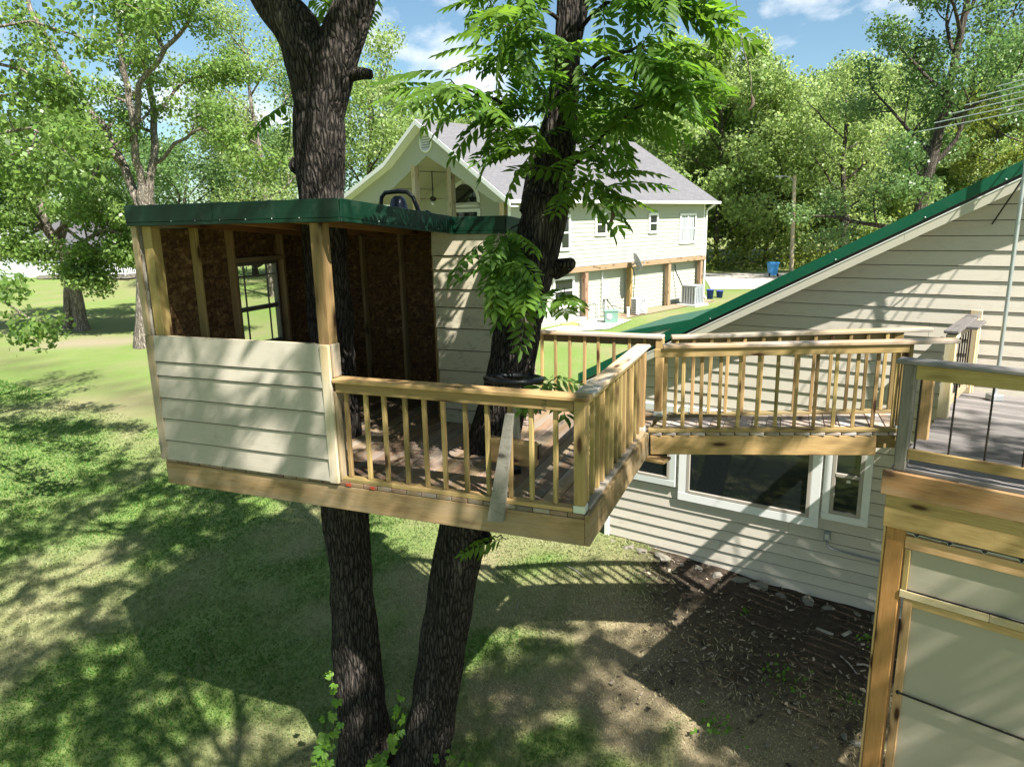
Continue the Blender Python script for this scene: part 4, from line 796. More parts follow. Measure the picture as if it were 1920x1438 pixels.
# porch back wall: arched window, transom, red double door
arch = [(math.cos(a), math.sin(a)) for a in np.linspace(0, math.pi, 19)]
prism('arch_frame', [nb(2.575, 5.35+1.05*c, 0.84+1.0*s_) for c, s_ in arch]+[nb(2.575, 4.3, 0.66), nb(2.575, 6.4, 0.66)][::-1], -W1*0.05, WHITE, M_)
prism('arch_window', [nb(2.515, 5.35+0.86*c, 0.85+0.80*s_) for c, s_ in arch], -W1*0.02, DGLASS, M_)
prism('transom_frame', [nb(2.575, 4.3, 0.56), nb(2.575, 6.4, 0.56), nb(2.575, 6.4, FL), nb(2.575, 4.3, FL)], -W1*0.05, WHITE, M_)
prism('transom_window', [nb(2.515, 4.5, 0.42), nb(2.515, 6.2, 0.42), nb(2.515, 6.2, 0.16), nb(2.515, 4.5, 0.16)], -W1*0.02, DGLASS, M_)
for q0, q1 in ((4.48, 5.34), (5.36, 6.22)):
    d = prism('door', [nb(2.515, q0, -0.05), nb(2.515, q1, -0.05), nb(2.515, q1, FL), nb(2.515, q0, FL)], -W1*0.03, REDP, M_)
    prism('door_pane_frame', [nb(2.48, q0+0.16, -0.2), nb(2.48, q1-0.16, -0.2), nb(2.48, q1-0.16, -1.5), nb(2.48, q0+0.16, -1.5)], -W1*0.012, WHITE, d)
    prism('door_pane', [nb(2.466, q0+0.24, -0.28), nb(2.466, q1-0.24, -0.28), nb(2.466, q1-0.24, -1.42), nb(2.466, q0+0.24, -1.42)], -W1*0.006, DGLASS, d)
prism('porch_window_frame', [nb(2.575, 7.0, -0.1), nb(2.575, 8.2, -0.1), nb(2.575, 8.2, -1.3), nb(2.575, 7.0, -1.3)], -W1*0.05, WHITE, M_)
prism('porch_window', [nb(2.515, 7.12, -0.22), nb(2.515, 8.08, -0.22), nb(2.515, 8.08, -1.2), nb(2.515, 7.12, -1.2)], -W1*0.02, DGLASS, M_)
tubes('downspout', [([nb(14.6, -0.5, 0.62), nb(14.55, -0.2, 0.42), nb(14.5, -0.09, 0.3), nb(14.46, -0.09, -4.05), nb(14.5, -0.25, -4.25)], 0.06)], WHITE, M_, 8)
# ceiling fan on the porch
fz = 1.40; FN = thing('ceiling_fan', nb(1.3, 6.05, fz), 'dark ceiling fan hanging on a long rod in the gabled porch', 'ceiling fan')
tubes('rod', [([nb(1.3, 6.05, fz+0.8), nb(1.3, 6.05, fz-0.30)], 0.025)], BLACK, FN, 8); lathe('motor', [(0.0, 0.0), (0.12, 0.02), (0.16, 0.12), (0.1, 0.2), (0.0, 0.22)], nb(1.3, 6.05, fz-0.48), BLACK, FN, 16)
lathe('light_globe', [(0.0, 0.0), (0.07, 0.03), (0.10, 0.10), (0.07, 0.15), (0.0, 0.16)], nb(1.3, 6.05, fz-0.66), ACW, FN, 12)
for k in range(5):
    a = k*1.2566+0.4; d = math.cos(a)*W1+math.sin(a)*W2; c = nb(1.3, 6.05, fz-0.36); bar('blade', c+d*0.18, c+d*0.72, 0.14, 0.012, STAINB, FN)
# outdoor units, meter box, dish, pipes, buckets by the house
def grd(p): return V3(p[0], p[1], g1(p[0], p[1]))
base = grd(nb(7.6, -0.75, 0)); bz0 = base[2]+0.08
A1 = thing('heat_pump', base, 'white slim heat pump with round fan grille beside the post with the dish', 'air conditioner')
ctr = V3(base[0], base[1], bz0+0.36)
bar('case', ctr-W1*0.42, ctr+W1*0.42, 0.32, 0.72, ACW, A1, c=0.015)
lathe('fan_ring', [(0.0, 0.0), (0.30, 0.0), (0.30, 0.02), (0.26, 0.025), (0.25, 0.008), (0.0, 0.008)], ctr-W2*0.165+W1*0.08, ACG, A1, 24, tuple(-W2))
for k in range(4): a = k*math.pi/4; d = math.cos(a)*W1+math.sin(a)*UPZ; bar('grille_bar', ctr+W1*0.08-W2*0.18-d*0.25, ctr+W1*0.08-W2*0.18+d*0.25, 0.012, 0.012, ACW, A1, up=W2)
for k in range(9): bar('side_fin', ctr-W1*0.426-W2*0.13-UPZ*0.30+UPZ*k*0.075, ctr-W1*0.426+W2*0.13-UPZ*0.30+UPZ*k*0.075, 0.014, 0.035, DARK, A1)
for s in (-0.3, 0.3): bar('foot', ctr+W1*s-W2*0.18-UPZ*0.40, ctr+W1*s+W2*0.18-UPZ*0.40, 0.06, 0.08, GREYP, A1)
base = grd(nb(12.1, -0.85, 0)); bz0 = base[2]+0.09
A2 = thing('condenser_unit', base, 'square grey condenser unit on a concrete slab near the far corner post', 'air conditioner')
bar('slab', base-W1*0.62+UPZ*0.04, base+W1*0.62+UPZ*0.04, 1.1, 0.10, CONC, A2); ctr = V3(base[0], base[1], bz0+0.45)
bar('case', ctr-W1*0.42, ctr+W1*0.42, 0.80, 0.88, ACG, A2, c=0.02)
for k in range(11):
    x = -0.36+k*0.072; bar('louvre', ctr+W1*x-W2*0.403-UPZ*0.40, ctr+W1*x-W2*0.403+UPZ*0.38, 0.03, 0.012, DARK if k % 2 else ACG, A2, up=W2)
    bar('louvre', ctr+W2*x-W1*0.423-UPZ*0.40, ctr+W2*x-W1*0.423+UPZ*0.38, 0.012, 0.03, DARK if k % 2 else ACG, A2, up=W2)
bar('top_cap', ctr-W1*0.44+UPZ*0.46, ctr+W1*0.44+UPZ*0.46, 0.86, 0.04, ACG, A2, c=0.01)
tubes('line_set', [([nb(11.9, 0.1, -2.3), nb(11.95, 0.1, -2.6), nb(12.2, -0.2, -3.4), nb(12.3, -0.4, -3.7)], 0.03)], BLACK, A2, 6)
MB = thing('meter_box', nb(6.25, 0.2, -3.6), 'tall pale grey electric meter box on the lower house wall', 'meter box')
bar('box', nb(6.25, 0.12, -3.52), nb(6.25, 0.12, -2.76), 0.44, 0.16, ACW, MB, up=W2, c=0.015); bar('door', nb(6.25, 0.032, -3.48), nb(6.25, 0.032, -2.80), 0.36, 0.015, ACG, MB, up=W2)
tubes('riser', [([nb(6.0, 0.15, -2.3), nb(6.0, 0.15, -3.9)], 0.03)], ACW, MB, 8); tubes('conduit', [([nb(6.25, 0.15, -3.52), nb(6.25, 0.15, -4.5)], 0.05)], ACW, MB, 8)
tubes('cable', [([nb(6.3, 0.12, -3.55), nb(6.6, 0.1, -3.85), nb(6.9, -0.3, -4.0), nb(7.2, -0.6, -3.95)], 0.015), ([nb(6.35, 0.12, -3.55), nb(6.7, 0.05, -4.0), nb(6.95, -0.3, -4.25)], 0.015)], DARK, MB, 6)
p = grd(nb(6.75, -0.75, 0)); pv = tubes('vent_pipe', [([p, p+UPZ*0.42, p+UPZ*0.45], [0.075, 0.075, 0.085])], WHITE, None, 12); tag(pv, 'short white plastic pipe standing in the mulch beside the heat pump', 'pipe')
p = nb(4.9, 0.1, -4.3); gp = tubes('gas_pipe', [([p+W1*0.0, p+UPZ*0.5, p+W1*0.25+UPZ*0.5, p+W1*0.25+UPZ*0.75, p+W1*0.7+UPZ*0.75, p+W1*0.7+UPZ*0.0], 0.022), ([p+W1*1.1, p+W1*1.1+UPZ*0.7], 0.022)], GREYP, None, 6)
tag(gp, 'thin grey gas pipes bent along the foot of the lower house wall', 'pipe')
SD = thing('satellite_dish', nb(7.7, -0.15, -2.15), 'dark satellite dish seen edge-on on the beam of the pale green house', 'satellite dish')
dc = nb(7.45, -0.62, -1.95); ax_ = (W1*0.75-W2*0.55+UPZ*0.35); ax_ /= np.linalg.norm(ax_)
lathe('dish', [(0.0, 0.0), (0.2, 0.02), (0.38, 0.075), (0.44, 0.105), (0.43, 0.115), (0.2, 0.035), (0.0, 0.015)], dc, GREYP, SD, 28, tuple(ax_))
tubes('arm', [([dc-ax_*0.02, dc-ax_*0.15-UPZ*0.05, nb(7.8, -0.18, -2.05)], 0.03), ([dc-UPZ*0.35, dc+ax_*0.35-UPZ*0.28, dc+ax_*0.62+UPZ*0.05], 0.018)], GREYP, SD, 8)
bar('receiver', dc+ax_*0.55+UPZ*0.0, dc+ax_*0.72+UPZ*0.10, 0.07, 0.09, ACG, SD, c=0.01)
tubes('cable', [([nb(7.9, -0.13, -2.2), nb(8.1, -0.14, -2.6), nb(8.05, -0.13, -3.2), nb(7.98, -0.15, -4.0)], 0.02)], BLACK, SD, 6)
for s, q, hh, lab in ((15.0, -0.2, 0.50, 'taller navy blue bucket by the house downspout'), (15.75, -0.35, 0.38, 'shorter navy blue bucket further from the house downspout')):
    p = grd(nb(s, q, 0)); bk = thing('bucket', p, lab, 'bucket', 'blue buckets by the house corner')
    lathe('pail', [(0.0, 0.0), (0.15, 0.0), (0.19, hh), (0.205, hh), (0.205, hh-0.03), (0.18, hh-0.03), (0.14, 0.02), (0.0, 0.02)], p, NAVY, bk, 18)
    tubes('handle', [([p+W1*0.19*math.cos(a)-W2*0.16*math.sin(a)+UPZ*(hh-0.03-0.10*math.sin(a)) for a in np.linspace(0, math.pi, 9)], 0.008)], BLACK, bk, 6)
p = grd(at(1145, 616, 30.2)); tb = thing('transformer_box', p, 'small pale green steel utility box on the lawn before the house', 'utility box')
bar('case', p+V3(-0.28, 0, 0.26), p+V3(0.28, 0, 0.26), 0.45, 0.5, TFG, tb, c=0.02); bar('lid', p+V3(-0.31, 0, 0.53), p+V3(0.31, 0, 0.53), 0.5, 0.05, TFG, tb, c=0.012)
lathe('gauge', [(0.0, 0.0), (0.14, 0.0), (0.13, 0.015), (0.0, 0.02)], p+V3(-0.1, -0.225, 0.3), ACG, tb, 16, (0, -1, 0))
p = grd(at(1092, 610, 29.3)); wb = thing('white_pail', p+UPZ*0.05, 'small white pail standing on the concrete pad', 'bucket'); lathe('pail', [(0.0, 0.0), (0.13, 0.0), (0.16, 0.33), (0.17, 0.34), (0.165, 0.31), (0.12, 0.02), (0.0, 0.02)], p+UPZ*0.06, WHITE, wb, 16)
tubes('handle', [([p+UPZ*0.38+V3(0.16*math.cos(a), -0.15*math.sin(a), -0.09*math.sin(a)) for a in np.linspace(0, math.pi, 9)], 0.008)], ACG, wb, 6)
p = grd(V3(2.6, 29.6, 0))+UPZ*0.075; hr = random.Random(3); pts = [p+V3(0.55*math.cos(i*0.7)*(0.5+0.5*hr.random()), 0.35*math.sin(i*0.7)*(0.5+0.5*hr.random()), 0) for i in range(40)]
tag(tubes('garden_hose', [(pts, 0.018)], plain('yellow_hose', (0.55, 0.5, 0.12), 0.5), None, 6), 'loosely coiled pale yellow hose on the concrete pad', 'hose')
# wheelie bin and light pole by the drive
p = grd(at(1448, 519, 50.3)); wb = thing('wheelie_bin', p, 'blue wheeled rubbish bin on the gravel drive', 'rubbish bin'); Vb = []
for z, hx, hy in ((0.12, 0.22, 0.25), (0.98, 0.30, 0.36)): Vb += [p+V3(sx*hx, sy*hy, z) for sx, sy in ((-1, -1), (1, -1), (1, 1), (-1, 1))]
free('body', Vb, [(3, 2, 1, 0), (4, 5, 6, 7), (0, 1, 5, 4), (1, 2, 6, 5), (2, 3, 7, 6), (3, 0, 4, 7)], BLUEP, wb)
Vl = [p+V3(x*0.34, y*0.40, 0.985+0.07*(1-abs(y))) for x in (-1, 1) for y in (-1, -0.4, 0.4, 1)]; free('lid', Vl+[v-UPZ*0.03 for v in Vl], [(0, 1, 5, 4), (1, 2, 6, 5), (2, 3, 7, 6), (8, 12, 13, 9), (9, 13, 14, 10), (10, 14, 15, 11), (0, 4, 12, 8), (3, 11, 15, 7)], BLUEP, wb)
for s in (-0.26, 0.26): lathe('wheel', [(0.0, 0.0), (0.13, 0.0), (0.13, 0.05), (0.0, 0.05)], p+V3(s, -0.22, 0.13), DARK, wb, 16, (1 if s > 0 else -1, 0, 0))
bar('handle', p+V3(-0.3, -0.44, 0.93), p+V3(0.3, -0.44, 0.93), 0.04, 0.04, BLUEP, wb)
p = grd(at(1484, 505, 55.0)); top = at(1490, 330, 55.0); lp = thing('light_pole', p, 'wooden light pole with a small lamp arm beside the gravel drive', 'light pole')
tubes('pole', [([p-UPZ*0.2, top], [0.17, 0.13])], TRIMW, lp, 12)
tubes('lamp_arm', [([top-UPZ*0.5, top-V3(0.25, 0, 0.15), top-V3(0.7, 0, -0.0), top-V3(1.0, 0, 0.02)], 0.035)], GALV, lp, 8)
bar('lamp_head', top-V3(0.9, 0, 0.03), top-V3(1.45, 0, 0.03), 0.26, 0.12, GALV, lp, c=0.04)
# white house and its railed porch far left
WHt = thing('white_cottage', grd(V3(-38, 62, 0)), 'white cottage with a railed wooden porch seen beyond the left lawn', 'house')
def wc(x, y, z): p = V3(-38, 62, 0)+V3(0.97, -0.24, 0)*x+V3(0.24, 0.97, 0)*y; return V3(p[0], p[1], 2.1+z)
prism('wall', [wc(-6, 3, -0.3), wc(4, 3, -0.3), wc(4, 9, -0.3), wc(-6, 9, -0.3)], V3(0, 0, 3.4), CURT, WHt)
prism('roof', [wc(-6.5, 2.4, 3.0), wc(-6.5, 9.6, 3.0), wc(-6.5, 6, 5.4)], V3(0.97, -0.24, 0)*11, SHINGLE, WHt)
prism('porch_floor', [wc(-3, -0.5, 0.35), wc(6.2, -0.5, 0.35), wc(6.2, 3, 0.35), wc(-3, 3, 0.35)], V3(0, 0, 0.25), GREYW, WHt)
for x in (-2.9, 1.6, 6.1): bar('porch_post', wc(x, -0.4, 0.6), wc(x, -0.4, 3.0), 0.14, 0.14, WHITE, WHt)
prism('porch_roof', [wc(-3.2, -0.8, 3.0), wc(6.5, -0.8, 3.0), wc(6.5, 3, 3.5), wc(-3.2, 3, 3.5)], V3(0, 0, 0.12), SHINGLE, WHt)
for z in (0.75, 1.55):
    bar('rail', wc(-2.9, -0.42, z), wc(6.1, -0.42, z), 0.06, 0.07, WHITE, WHt); bar('rail', wc(6.12, -0.4, z), wc(6.12, 2.9, z), 0.06, 0.07, WHITE, WHt)
for k in range(44): bar('baluster', wc(-2.8+k*0.2, -0.42, 0.78), wc(-2.8+k*0.2, -0.42, 1.52), 0.05, 0.05, WHITE, WHt)
for k in range(16): bar('baluster', wc(6.12, -0.3+k*0.2, 0.78), wc(6.12, -0.3+k*0.2, 1.52), 0.05, 0.05, WHITE, WHt)
bar('window', wc(-1.2, 2.96, 1.0), wc(0.2, 2.96, 1.0), 0.04, 1.1, DGLASS, WHt); bar('door', wc(2.0, 2.96, 0.6), wc(2.0, 2.96, 2.6), 0.9, 0.04, GREYP, WHt, up=(0.24, 0.97, 0))
BH = thing('white_barn', grd(V3(-47, 63, 0)), 'pale outbuilding at the far left edge behind the leaves', 'outbuilding')
p = grd(V3(-47, 63, 0)); prism('wall', [p+V3(-4, 0, -0.2), p+V3(3, -1.5, -0.2), p+V3(4.2, 4, -0.2), p+V3(-2.8, 5.5, -0.2)], V3(0, 0, 2.8), CURT, BH)
prism('roof', [p+V3(-4.6, -0.3, 2.6), p+V3(3.4, -2.0, 2.6), p+V3(4.0, 1.2, 4.2), p+V3(-4.0, 2.9, 4.2)], V3(0, 0, 0.12), ACW, BH)
prism('roof', [p+V3(4.6, 4.4, 2.6), p+V3(-3.4, 6.1, 2.6), p+V3(-4.0, 2.9, 4.2), p+V3(4.0, 1.2, 4.2)], V3(0, 0, 0.12), ACW, BH)

# ------------------------------------------------------------------ trees
def unit(v): return v/(np.linalg.norm(v)+1e-9)
def path(r_, p, d, length, n, wob, up):
    P = [np.array(p, float)]; d = unit(np.array(d, float))
    for i in range(n):
        d = unit(d+r_.normal(0, wob, 3)+V3(0, 0, up)); P.append(P[-1]+d*length/n)
    return np.array(P)
class Tree:
    def __init__(s, seed): s.r = np.random.default_rng(seed); s.w = []; s.tips = []
    def limb(s, p, d, length, rad, lev, wob=0.16, up=0.05, kids=4, ns=6, tipr=None):
        n = 6 if lev else 4; P = path(s.r, p, d, length, n, wob, up); R = np.linspace(rad, rad*(0.35 if lev else 0.2), n+1); s.w.append((P, R, 8 if rad > 0.12 else 5 if rad > 0.03 else 3))
        s.grow(P, R, length, lev, wob, up, kids)
    def grow(s, P, R, length, lev, wob, up, kids, t0=0.35):
        if lev == 0:
            for f_ in (0.45, 0.7, 0.95): s.tips.append((P[min(len(P)-1, int(round(f_*(len(P)-1))))], unit(P[-1]-P[-2])))
            return
        for k in range(kids):
            t = t0+(1-t0)*(k+s.r.random())/kids; i = min(len(P)-2, int(t*(len(P)-1))); p = P[i]+(P[i+1]-P[i])*(t*(len(P)-1)-i); d = unit(P[i+1]-P[i])
            q = unit(np.cross(d, s.r.normal(0, 1, 3))); nd = unit(d*0.55+q*0.85+V3(0, 0, up*2)); s.limb(p, nd, length*(0.62-0.22*t)*(0.8+0.4*s.r.random()), max(0.008, R[i]*0.55), lev-1, wob, up, kids)
        s.limb(P[-1], unit(P[-1]-P[-2]), length*0.42, R[-1], lev-1, wob, up, kids)
    def wood_mesh(s, name, extra=()):
        Vs, Fs, o = [], [], 0
        for P, R, ns in list(s.w)+list(extra):
            v, f_ = tube_np(P, R, ns); Vs.append(v); Fs.append(f_+o); o += len(v)
        return np.concatenate(Vs), np.concatenate(Fs)
def cards(r_, C, size, droop=0.3, out=None):
    """simple folded leaf blades at the points C"""
    n = len(C); a = r_.normal(0, 1, (n, 3)); a[:, 2] -= droop; a /= np.linalg.norm(a, axis=1)[:, None]; nr = r_.normal(0, 0.75, (n, 3)); nr[:, 2] += 0.8
    if out is not None: nr = r_.normal(0, 0.42, (n, 3))+out; nr[:, 2] += 0.45
    b = np.cross(nr, a); b /= np.linalg.norm(b, axis=1)[:, None]+1e-9; c = np.cross(a, b); L_ = size*(0.5+0.9*r_.random((n, 1))); w_ = L_*0.36
    V = np.stack([C-a*L_*0.5, C+b*w_-a*L_*0.05+c*w_*0.25, C+a*L_*0.5, C-b*w_-a*L_*0.05+c*w_*0.25], 1).reshape(-1, 3)
    return V, np.arange(4*n).reshape(n, 4)
def leafcloud(r_, tips, per, spread, size, flat=0.75, droop=0.3, tb=0.5):
    T_ = np.array([t for t, _ in tips]); n = len(T_)*per; D_ = r_.normal(0, 1, (n, 3)); D_ /= np.linalg.norm(D_, axis=1)[:, None]; C = np.repeat(T_, per, 0)+D_*(spread*1.75*(0.25+0.75*r_.random((n, 1))**0.6))*np.array([1, 1, flat])
    V, F = cards(r_, C, size, droop, D_); ct = np.repeat(r_.random(len(T_)), per); t1 = np.clip(0.55*ct+0.45*r_.random(n), 0, 1); t2 = r_.random(n)
    tint = np.repeat(np.stack([t1, t2, np.zeros(n), np.ones(n)], -1), 4, 0); return V, F, tint
def build_tree(name, label, cat, seed, base, H_, crown_r, trunk_r, bark, leaf, size, per, spread, nl=11, lev=1, kids=4, low=0.28, lean=(0, 0), group=None, copies=(), droop=0.3, upl=0.06, top=1.0):
    r_ = np.random.default_rng(seed); t = Tree(seed+1); base = np.array(base, float); n = 9
    P = np.array([[lean[0]*(i/n)**1.3+0.25*math.sin(i*0.9+seed)*i/n, lean[1]*(i/n)**1.3+0.25*math.cos(i*0.7+seed)*i/n, -0.3+(H_*0.86+0.3)*i/n] for i in range(n+1)]); R = trunk_r*np.linspace(1, 0.22, n+1); R[0] *= 1.35
    t.w.append((P, R, 10))
    for k in range(nl):
        f_ = low+(1-low)*(k+0.5*r_.random())/nl; i = min(n-1, int(f_*n)); p = P[i]+(P[i+1]-P[i])*(f_*n-i); a = k*2.4+r_.random()*0.8
        e = math.sqrt(max(0.06, 1-((f_-low-(1-low)*0.42)/((1-low)*0.66))**2)); Lm = crown_r*e*(0.75+0.45*r_.random()); d = V3(math.cos(a), math.sin(a), 0.25+0.75*f_); t.limb(p, d, Lm, trunk_r*(0.5-0.3*f_), lev, 0.15, upl, kids)
    V, F = t.wood_mesh(name); LV, LF, tint = leafcloud(r_, t.tips, per, spread, size, droop=droop)
    root = thing(name, base, label, cat, group); M = Matrix.Translation(Vector(base))
    wm = mesh_np('trunk', V, F, smooth=True); wm.materials.append(bark); lm = mesh_np('crown', LV, LF, tint=tint); lm.materials.append(leaf)
    obj('trunk', wm, bark, root, M); obj('crown', lm, leaf, root, M)
    for (x, y, rot, s_, label) in copies:
        b2 = V3(x, y, g1(x, y)-0.1); M2 = Matrix.Translation(Vector(b2))@Matrix.Rotation(rot, 4, 'Z')@Matrix.Scale(s_, 4)
        o = bpy.data.objects.new(name, None); COL.objects.link(o); setw(o, M2); tag(o, label, cat, group); obj('trunk', wm, bark, o, M2); obj('crown', lm, leaf, o, M2)
    return root
def XY(px, Y): p = at(px, 420, Y); return p[0], p[1]
def gb_(px, Y): x, y = XY(px, Y); return V3(x, y, g1(x, y)-0.1)
# woods on the right, beyond the drive
wood_spots = [[], [], [], []]
for i, (px, Y, s_, lab) in enumerate([
        (1290, 66, 0.95, 'broadleaf tree rising just behind the right eave of the pale green house'), (1345, 60, 1.02, 'broadleaf tree directly right of the pale green house corner'),
        (1400, 68, 1.05, 'tall broadleaf tree between the pale green house and the blue bin'), (1440, 62, 0.85, 'low broadleaf tree right behind the blue bin'),
        (1545, 66, 0.92, 'broadleaf tree a little right of the light pole'), (1590, 72, 1.0, 'broadleaf tree at the back behind the thin-crowned forked tree'),
        (1660, 70, 1.0, 'tall broadleaf tree at the back, left of the vine-clad tree'), (1640, 62, 0.78, 'short broadleaf tree in front, left of the vine-clad trunk'),
        (1850, 62, 0.95, 'broadleaf tree between the vine-clad tree and the yellow-green tree'), (1930, 66, 1.05, 'broadleaf tree at the right edge behind the antenna rods'),
        (2010, 62, 1.1, 'broadleaf tree whose crown only just enters at the right edge'), (1500, 74, 1.0, 'broadleaf tree far back behind the light pole'),
        (1230, 70, 0.9, 'broadleaf tree behind the right slope of the grey shingle roof'), (1150, 74, 0.85, 'broadleaf tree behind the middle of the grey shingle roof'),
        (1060, 74, 0.9, 'broadleaf tree far behind the leaning dark trunk'), (950, 78, 0.9, 'broadleaf tree far behind the right rake of the porch gable'),
        (1780, 74, 1.0, 'broadleaf tree far back behind the vine-clad tree'), (870, 80, 0.85, 'broadleaf tree far behind the porch gable peak')]):
    x, y = XY(px, Y); wood_spots[i % 4].append((x, y, i*1.7, s_, lab))
GW = 'woods beyond the gravel drive'
for v in range(4):
    sp_ = wood_spots[v]; x, y, _, s_, lab = sp_[0]
    build_tree('woodland_tree', lab, 'tree', 40+v, V3(x, y, g1(x, y)-0.1), (16.0, 17.5, 15.0, 17.0)[v]*s_, (5.4, 5.8, 5.0, 5.2)[v], 0.22, BARKD, LF_FAR, 0.29, 92, 0.72, nl=21, lev=1, kids=4, low=0.07, group=GW, copies=sp_[1:])
# leafy brush at the foot of the woods
r_ = np.random.default_rng(5); n = 9000; px = r_.uniform(1180, 2150, n); Yb = r_.uniform(55.5, 60, n); C = np.array([(*XY(a, b), 0) for a, b in zip(px, Yb)]); C[:, 2] = gz(C[:, 0], C[:, 1])+np.abs(r_.normal(0, 0.7, n))*(0.6+0.9*vnoise(C[:, 0], C[:, 1], 2.5, 3))*2
V, F = cards(r_, C, 0.27); o = obj('brush', mesh_np('brush', V, F, tint=np.repeat(np.stack([r_.random(n), r_.random(n), 0*px, 0*px+1], -1), 4, 0)), LF_YEL); o['kind'] = 'stuff'; o['label'] = 'low leafy brush along the foot of the woods'; o['category'] = 'brush'
# single trees one can tell apart
build_tree('ivy_clad_tree', 'tall dark tree clad in vines rising above the house roof', 'tree', 61, gb_(1712, 44), 24.0, 5.2, 0.42, BARKD, LF_DRK, 0.211, 105, 0.62, nl=19, lev=1, kids=5, low=0.10, lean=(2.6, 0))
build_tree('yellow_green_tree', 'yellow-green tree at the right edge behind the antenna', 'tree', 62, gb_(1905, 47), 13.0, 3.8, 0.25, BARKD, LF_YEL, 0.211, 80, 0.6, nl=13, low=0.15)
build_tree('bare_topped_tree', 'thin-crowned tree with dark forked branches in front of the woods', 'tree', 63, gb_(1585, 56), 14.6, 4.6, 0.30, BARKD, LF_FAR, 0.218, 45, 0.62, nl=13, lev=1, kids=4, low=0.25, lean=(-0.8, 0))
# trees behind the treehouse and porch
build_tree('background_tree', 'pale green tree seen between the large trunk and the porch gable', 'tree', 64, gb_(700, 52), 15.8, 4.6, 0.28, BARKD, LF_FAR, 0.218, 77, 0.7, nl=15, low=0.10)
build_tree('background_tree', 'smaller pale green tree close behind the porch gable', 'tree', 65, gb_(770, 58), 14.4, 3.8, 0.26, BARKD, LF_FAR, 0.218, 70, 0.65, nl=13, low=0.10)
build_tree('background_tree', 'rounded light green tree low behind the middle of the treehouse roof', 'tree', 66, gb_(470, 60), 10.8, 5.0, 0.26, BARKD, LF_YEL, 0.218, 77, 0.7, nl=13, low=0.08)
build_tree('background_tree', 'feathery light tree left of the large trunk', 'tree', 67, gb_(500, 44), 16.5, 4.6, 0.26, BARKG, LF_FAR, 0.172, 59, 0.6, nl=13, lev=1, kids=5, low=0.2)
build_tree('background_tree', 'bluish green tree filling the gap behind the feathery tree', 'tree', 68, gb_(590, 56), 15.0, 4.4, 0.26, BARKD, LF_DRK, 0.203, 77, 0.7, nl=13, low=0.1)
build_tree('background_tree', 'dark green tree behind the left end of the treehouse roof', 'tree', 69, gb_(350, 52), 9.0, 4.2, 0.25, BARKD, LF_DRK, 0.203, 80, 0.7, nl=13, low=0.08)
build_tree('background_tree', 'leafy tree behind the white cottage', 'tree', 70, gb_(150, 78), 14.0, 6.0, 0.3, BARKD, LF_FAR, 0.265, 77, 0.8, nl=14, low=0.1)
build_tree('background_tree', 'leafy tree at the far left edge behind the pale outbuilding', 'tree', 71, gb_(-10, 80), 15.0, 6.5, 0.3, BARKD, LF_FAR, 0.265, 77, 0.8, nl=14, low=0.1)
build_tree('background_tree', 'tall leafy tree right of the white cottage', 'tree', 72, gb_(255, 74), 13.0, 5.0, 0.3, BARKD, LF_DRK, 0.250, 77, 0.8, nl=13, low=0.1)
# large many-limbed tree left of the hut roof
def limb_px(pts, Y, r0, r1): return np.array([at(a, b, Y+c) for a, b, c in pts]), r0, r1
def special(name, label, px, Y, limbs, leaf, bark, size, per, spread, seed, kids=4, lev=1, sub=0.9):
    b = gb_(px, Y); t = Tree(seed); r_ = np.random.default_rng(seed+5)
    for pts, r0, r1, bl in limbs:
        P = np.array([at(a, b_, Y+c) for a, b_, c in pts]); 
        if P[0][2] < b[2]+2.0 and pts[0][1] > 500: P[0] = V3(P[0][0], P[0][1], b[2]-0.2)
        tt = np.linspace(0, len(P)-1, 3*(len(P)-1)+1); P = np.stack([np.interp(tt, np.arange(len(P)), P[:, k]) for k in range(3)], 1); P[1:-1] += r_.normal(0, 0.035, P[1:-1].shape)
        R = np.linspace(r0, r1, len(P)); R[0] *= 1.5 if bl == 0 and pts[0][1] > 500 else 1; t.w.append((P, R, 10))
        if bl > 0: t.grow(P, R, bl, lev, 0.2, 0.03, kids*2, t0=0.3)
    V, F = t.wood_mesh(name); LV, LF, tint = leafcloud(r_, t.tips, per, spread, size, droop=0.4); root = thing(name, b, label, 'tree')
    M = Matrix.Translation(Vector(b)); bb = np.array(b); obj('trunk', mesh_np('trunk', V-bb, F, smooth=True), bark, root, M); obj('crown', mesh_np('crown', LV-bb, LF, tint=tint), leaf, root, M); return root
special('many_limbed_tree', 'large pale-barked tree with several spreading limbs left of the hut roof', 272, 30,
        [([(272, 620, 0), (272, 480, 0), (271, 400, 0), (275, 350, 0)], 0.40, 0.30, 0), ([(268, 400, 0), (235, 320, 0.3), (200, 250, 0.5), (160, 190, 0.8), (110, 110, 1.0), (60, 20, 1.0), (30, -60, 1)], 0.19, 0.07, 3.2),
         ([(270, 370, 0), (256, 300, -0.4), (250, 220, -0.8), (232, 130, -1.0), (222, 40, -1.2), (230, -80, -1.4)], 0.17, 0.07, 3.4), ([(280, 370, 0), (288, 300, 0), (290, 220, 0.4), (280, 150, 0.8), (262, 90, 1.2), (250, -60, 1.5)], 0.17, 0.07, 3.2),
         ([(258, 230, -0.8), (262, 160, -1.4), (310, 95, -1.8), (350, 50, -2.2), (385, -30, -2.6)], 0.12, 0.05, 3.0), ([(290, 230, 0.4), (320, 180, 1.2), (350, 150, 1.8), (400, 140, 2.4), (440, 138, 2.8)], 0.08, 0.03, 2.4),
         ([(286, 310, 0), (330, 270, -0.5), (380, 240, -1.2), (430, 285, -1.6), (470, 292, -2.0)], 0.08, 0.03, 2.6), ([(230, 310, 0.3), (190, 270, -0.8), (130, 250, -1.6)], 0.12, 0.04, 2.2)], LF_MAP, BARKG, 0.135, 130, 0.38, 81)
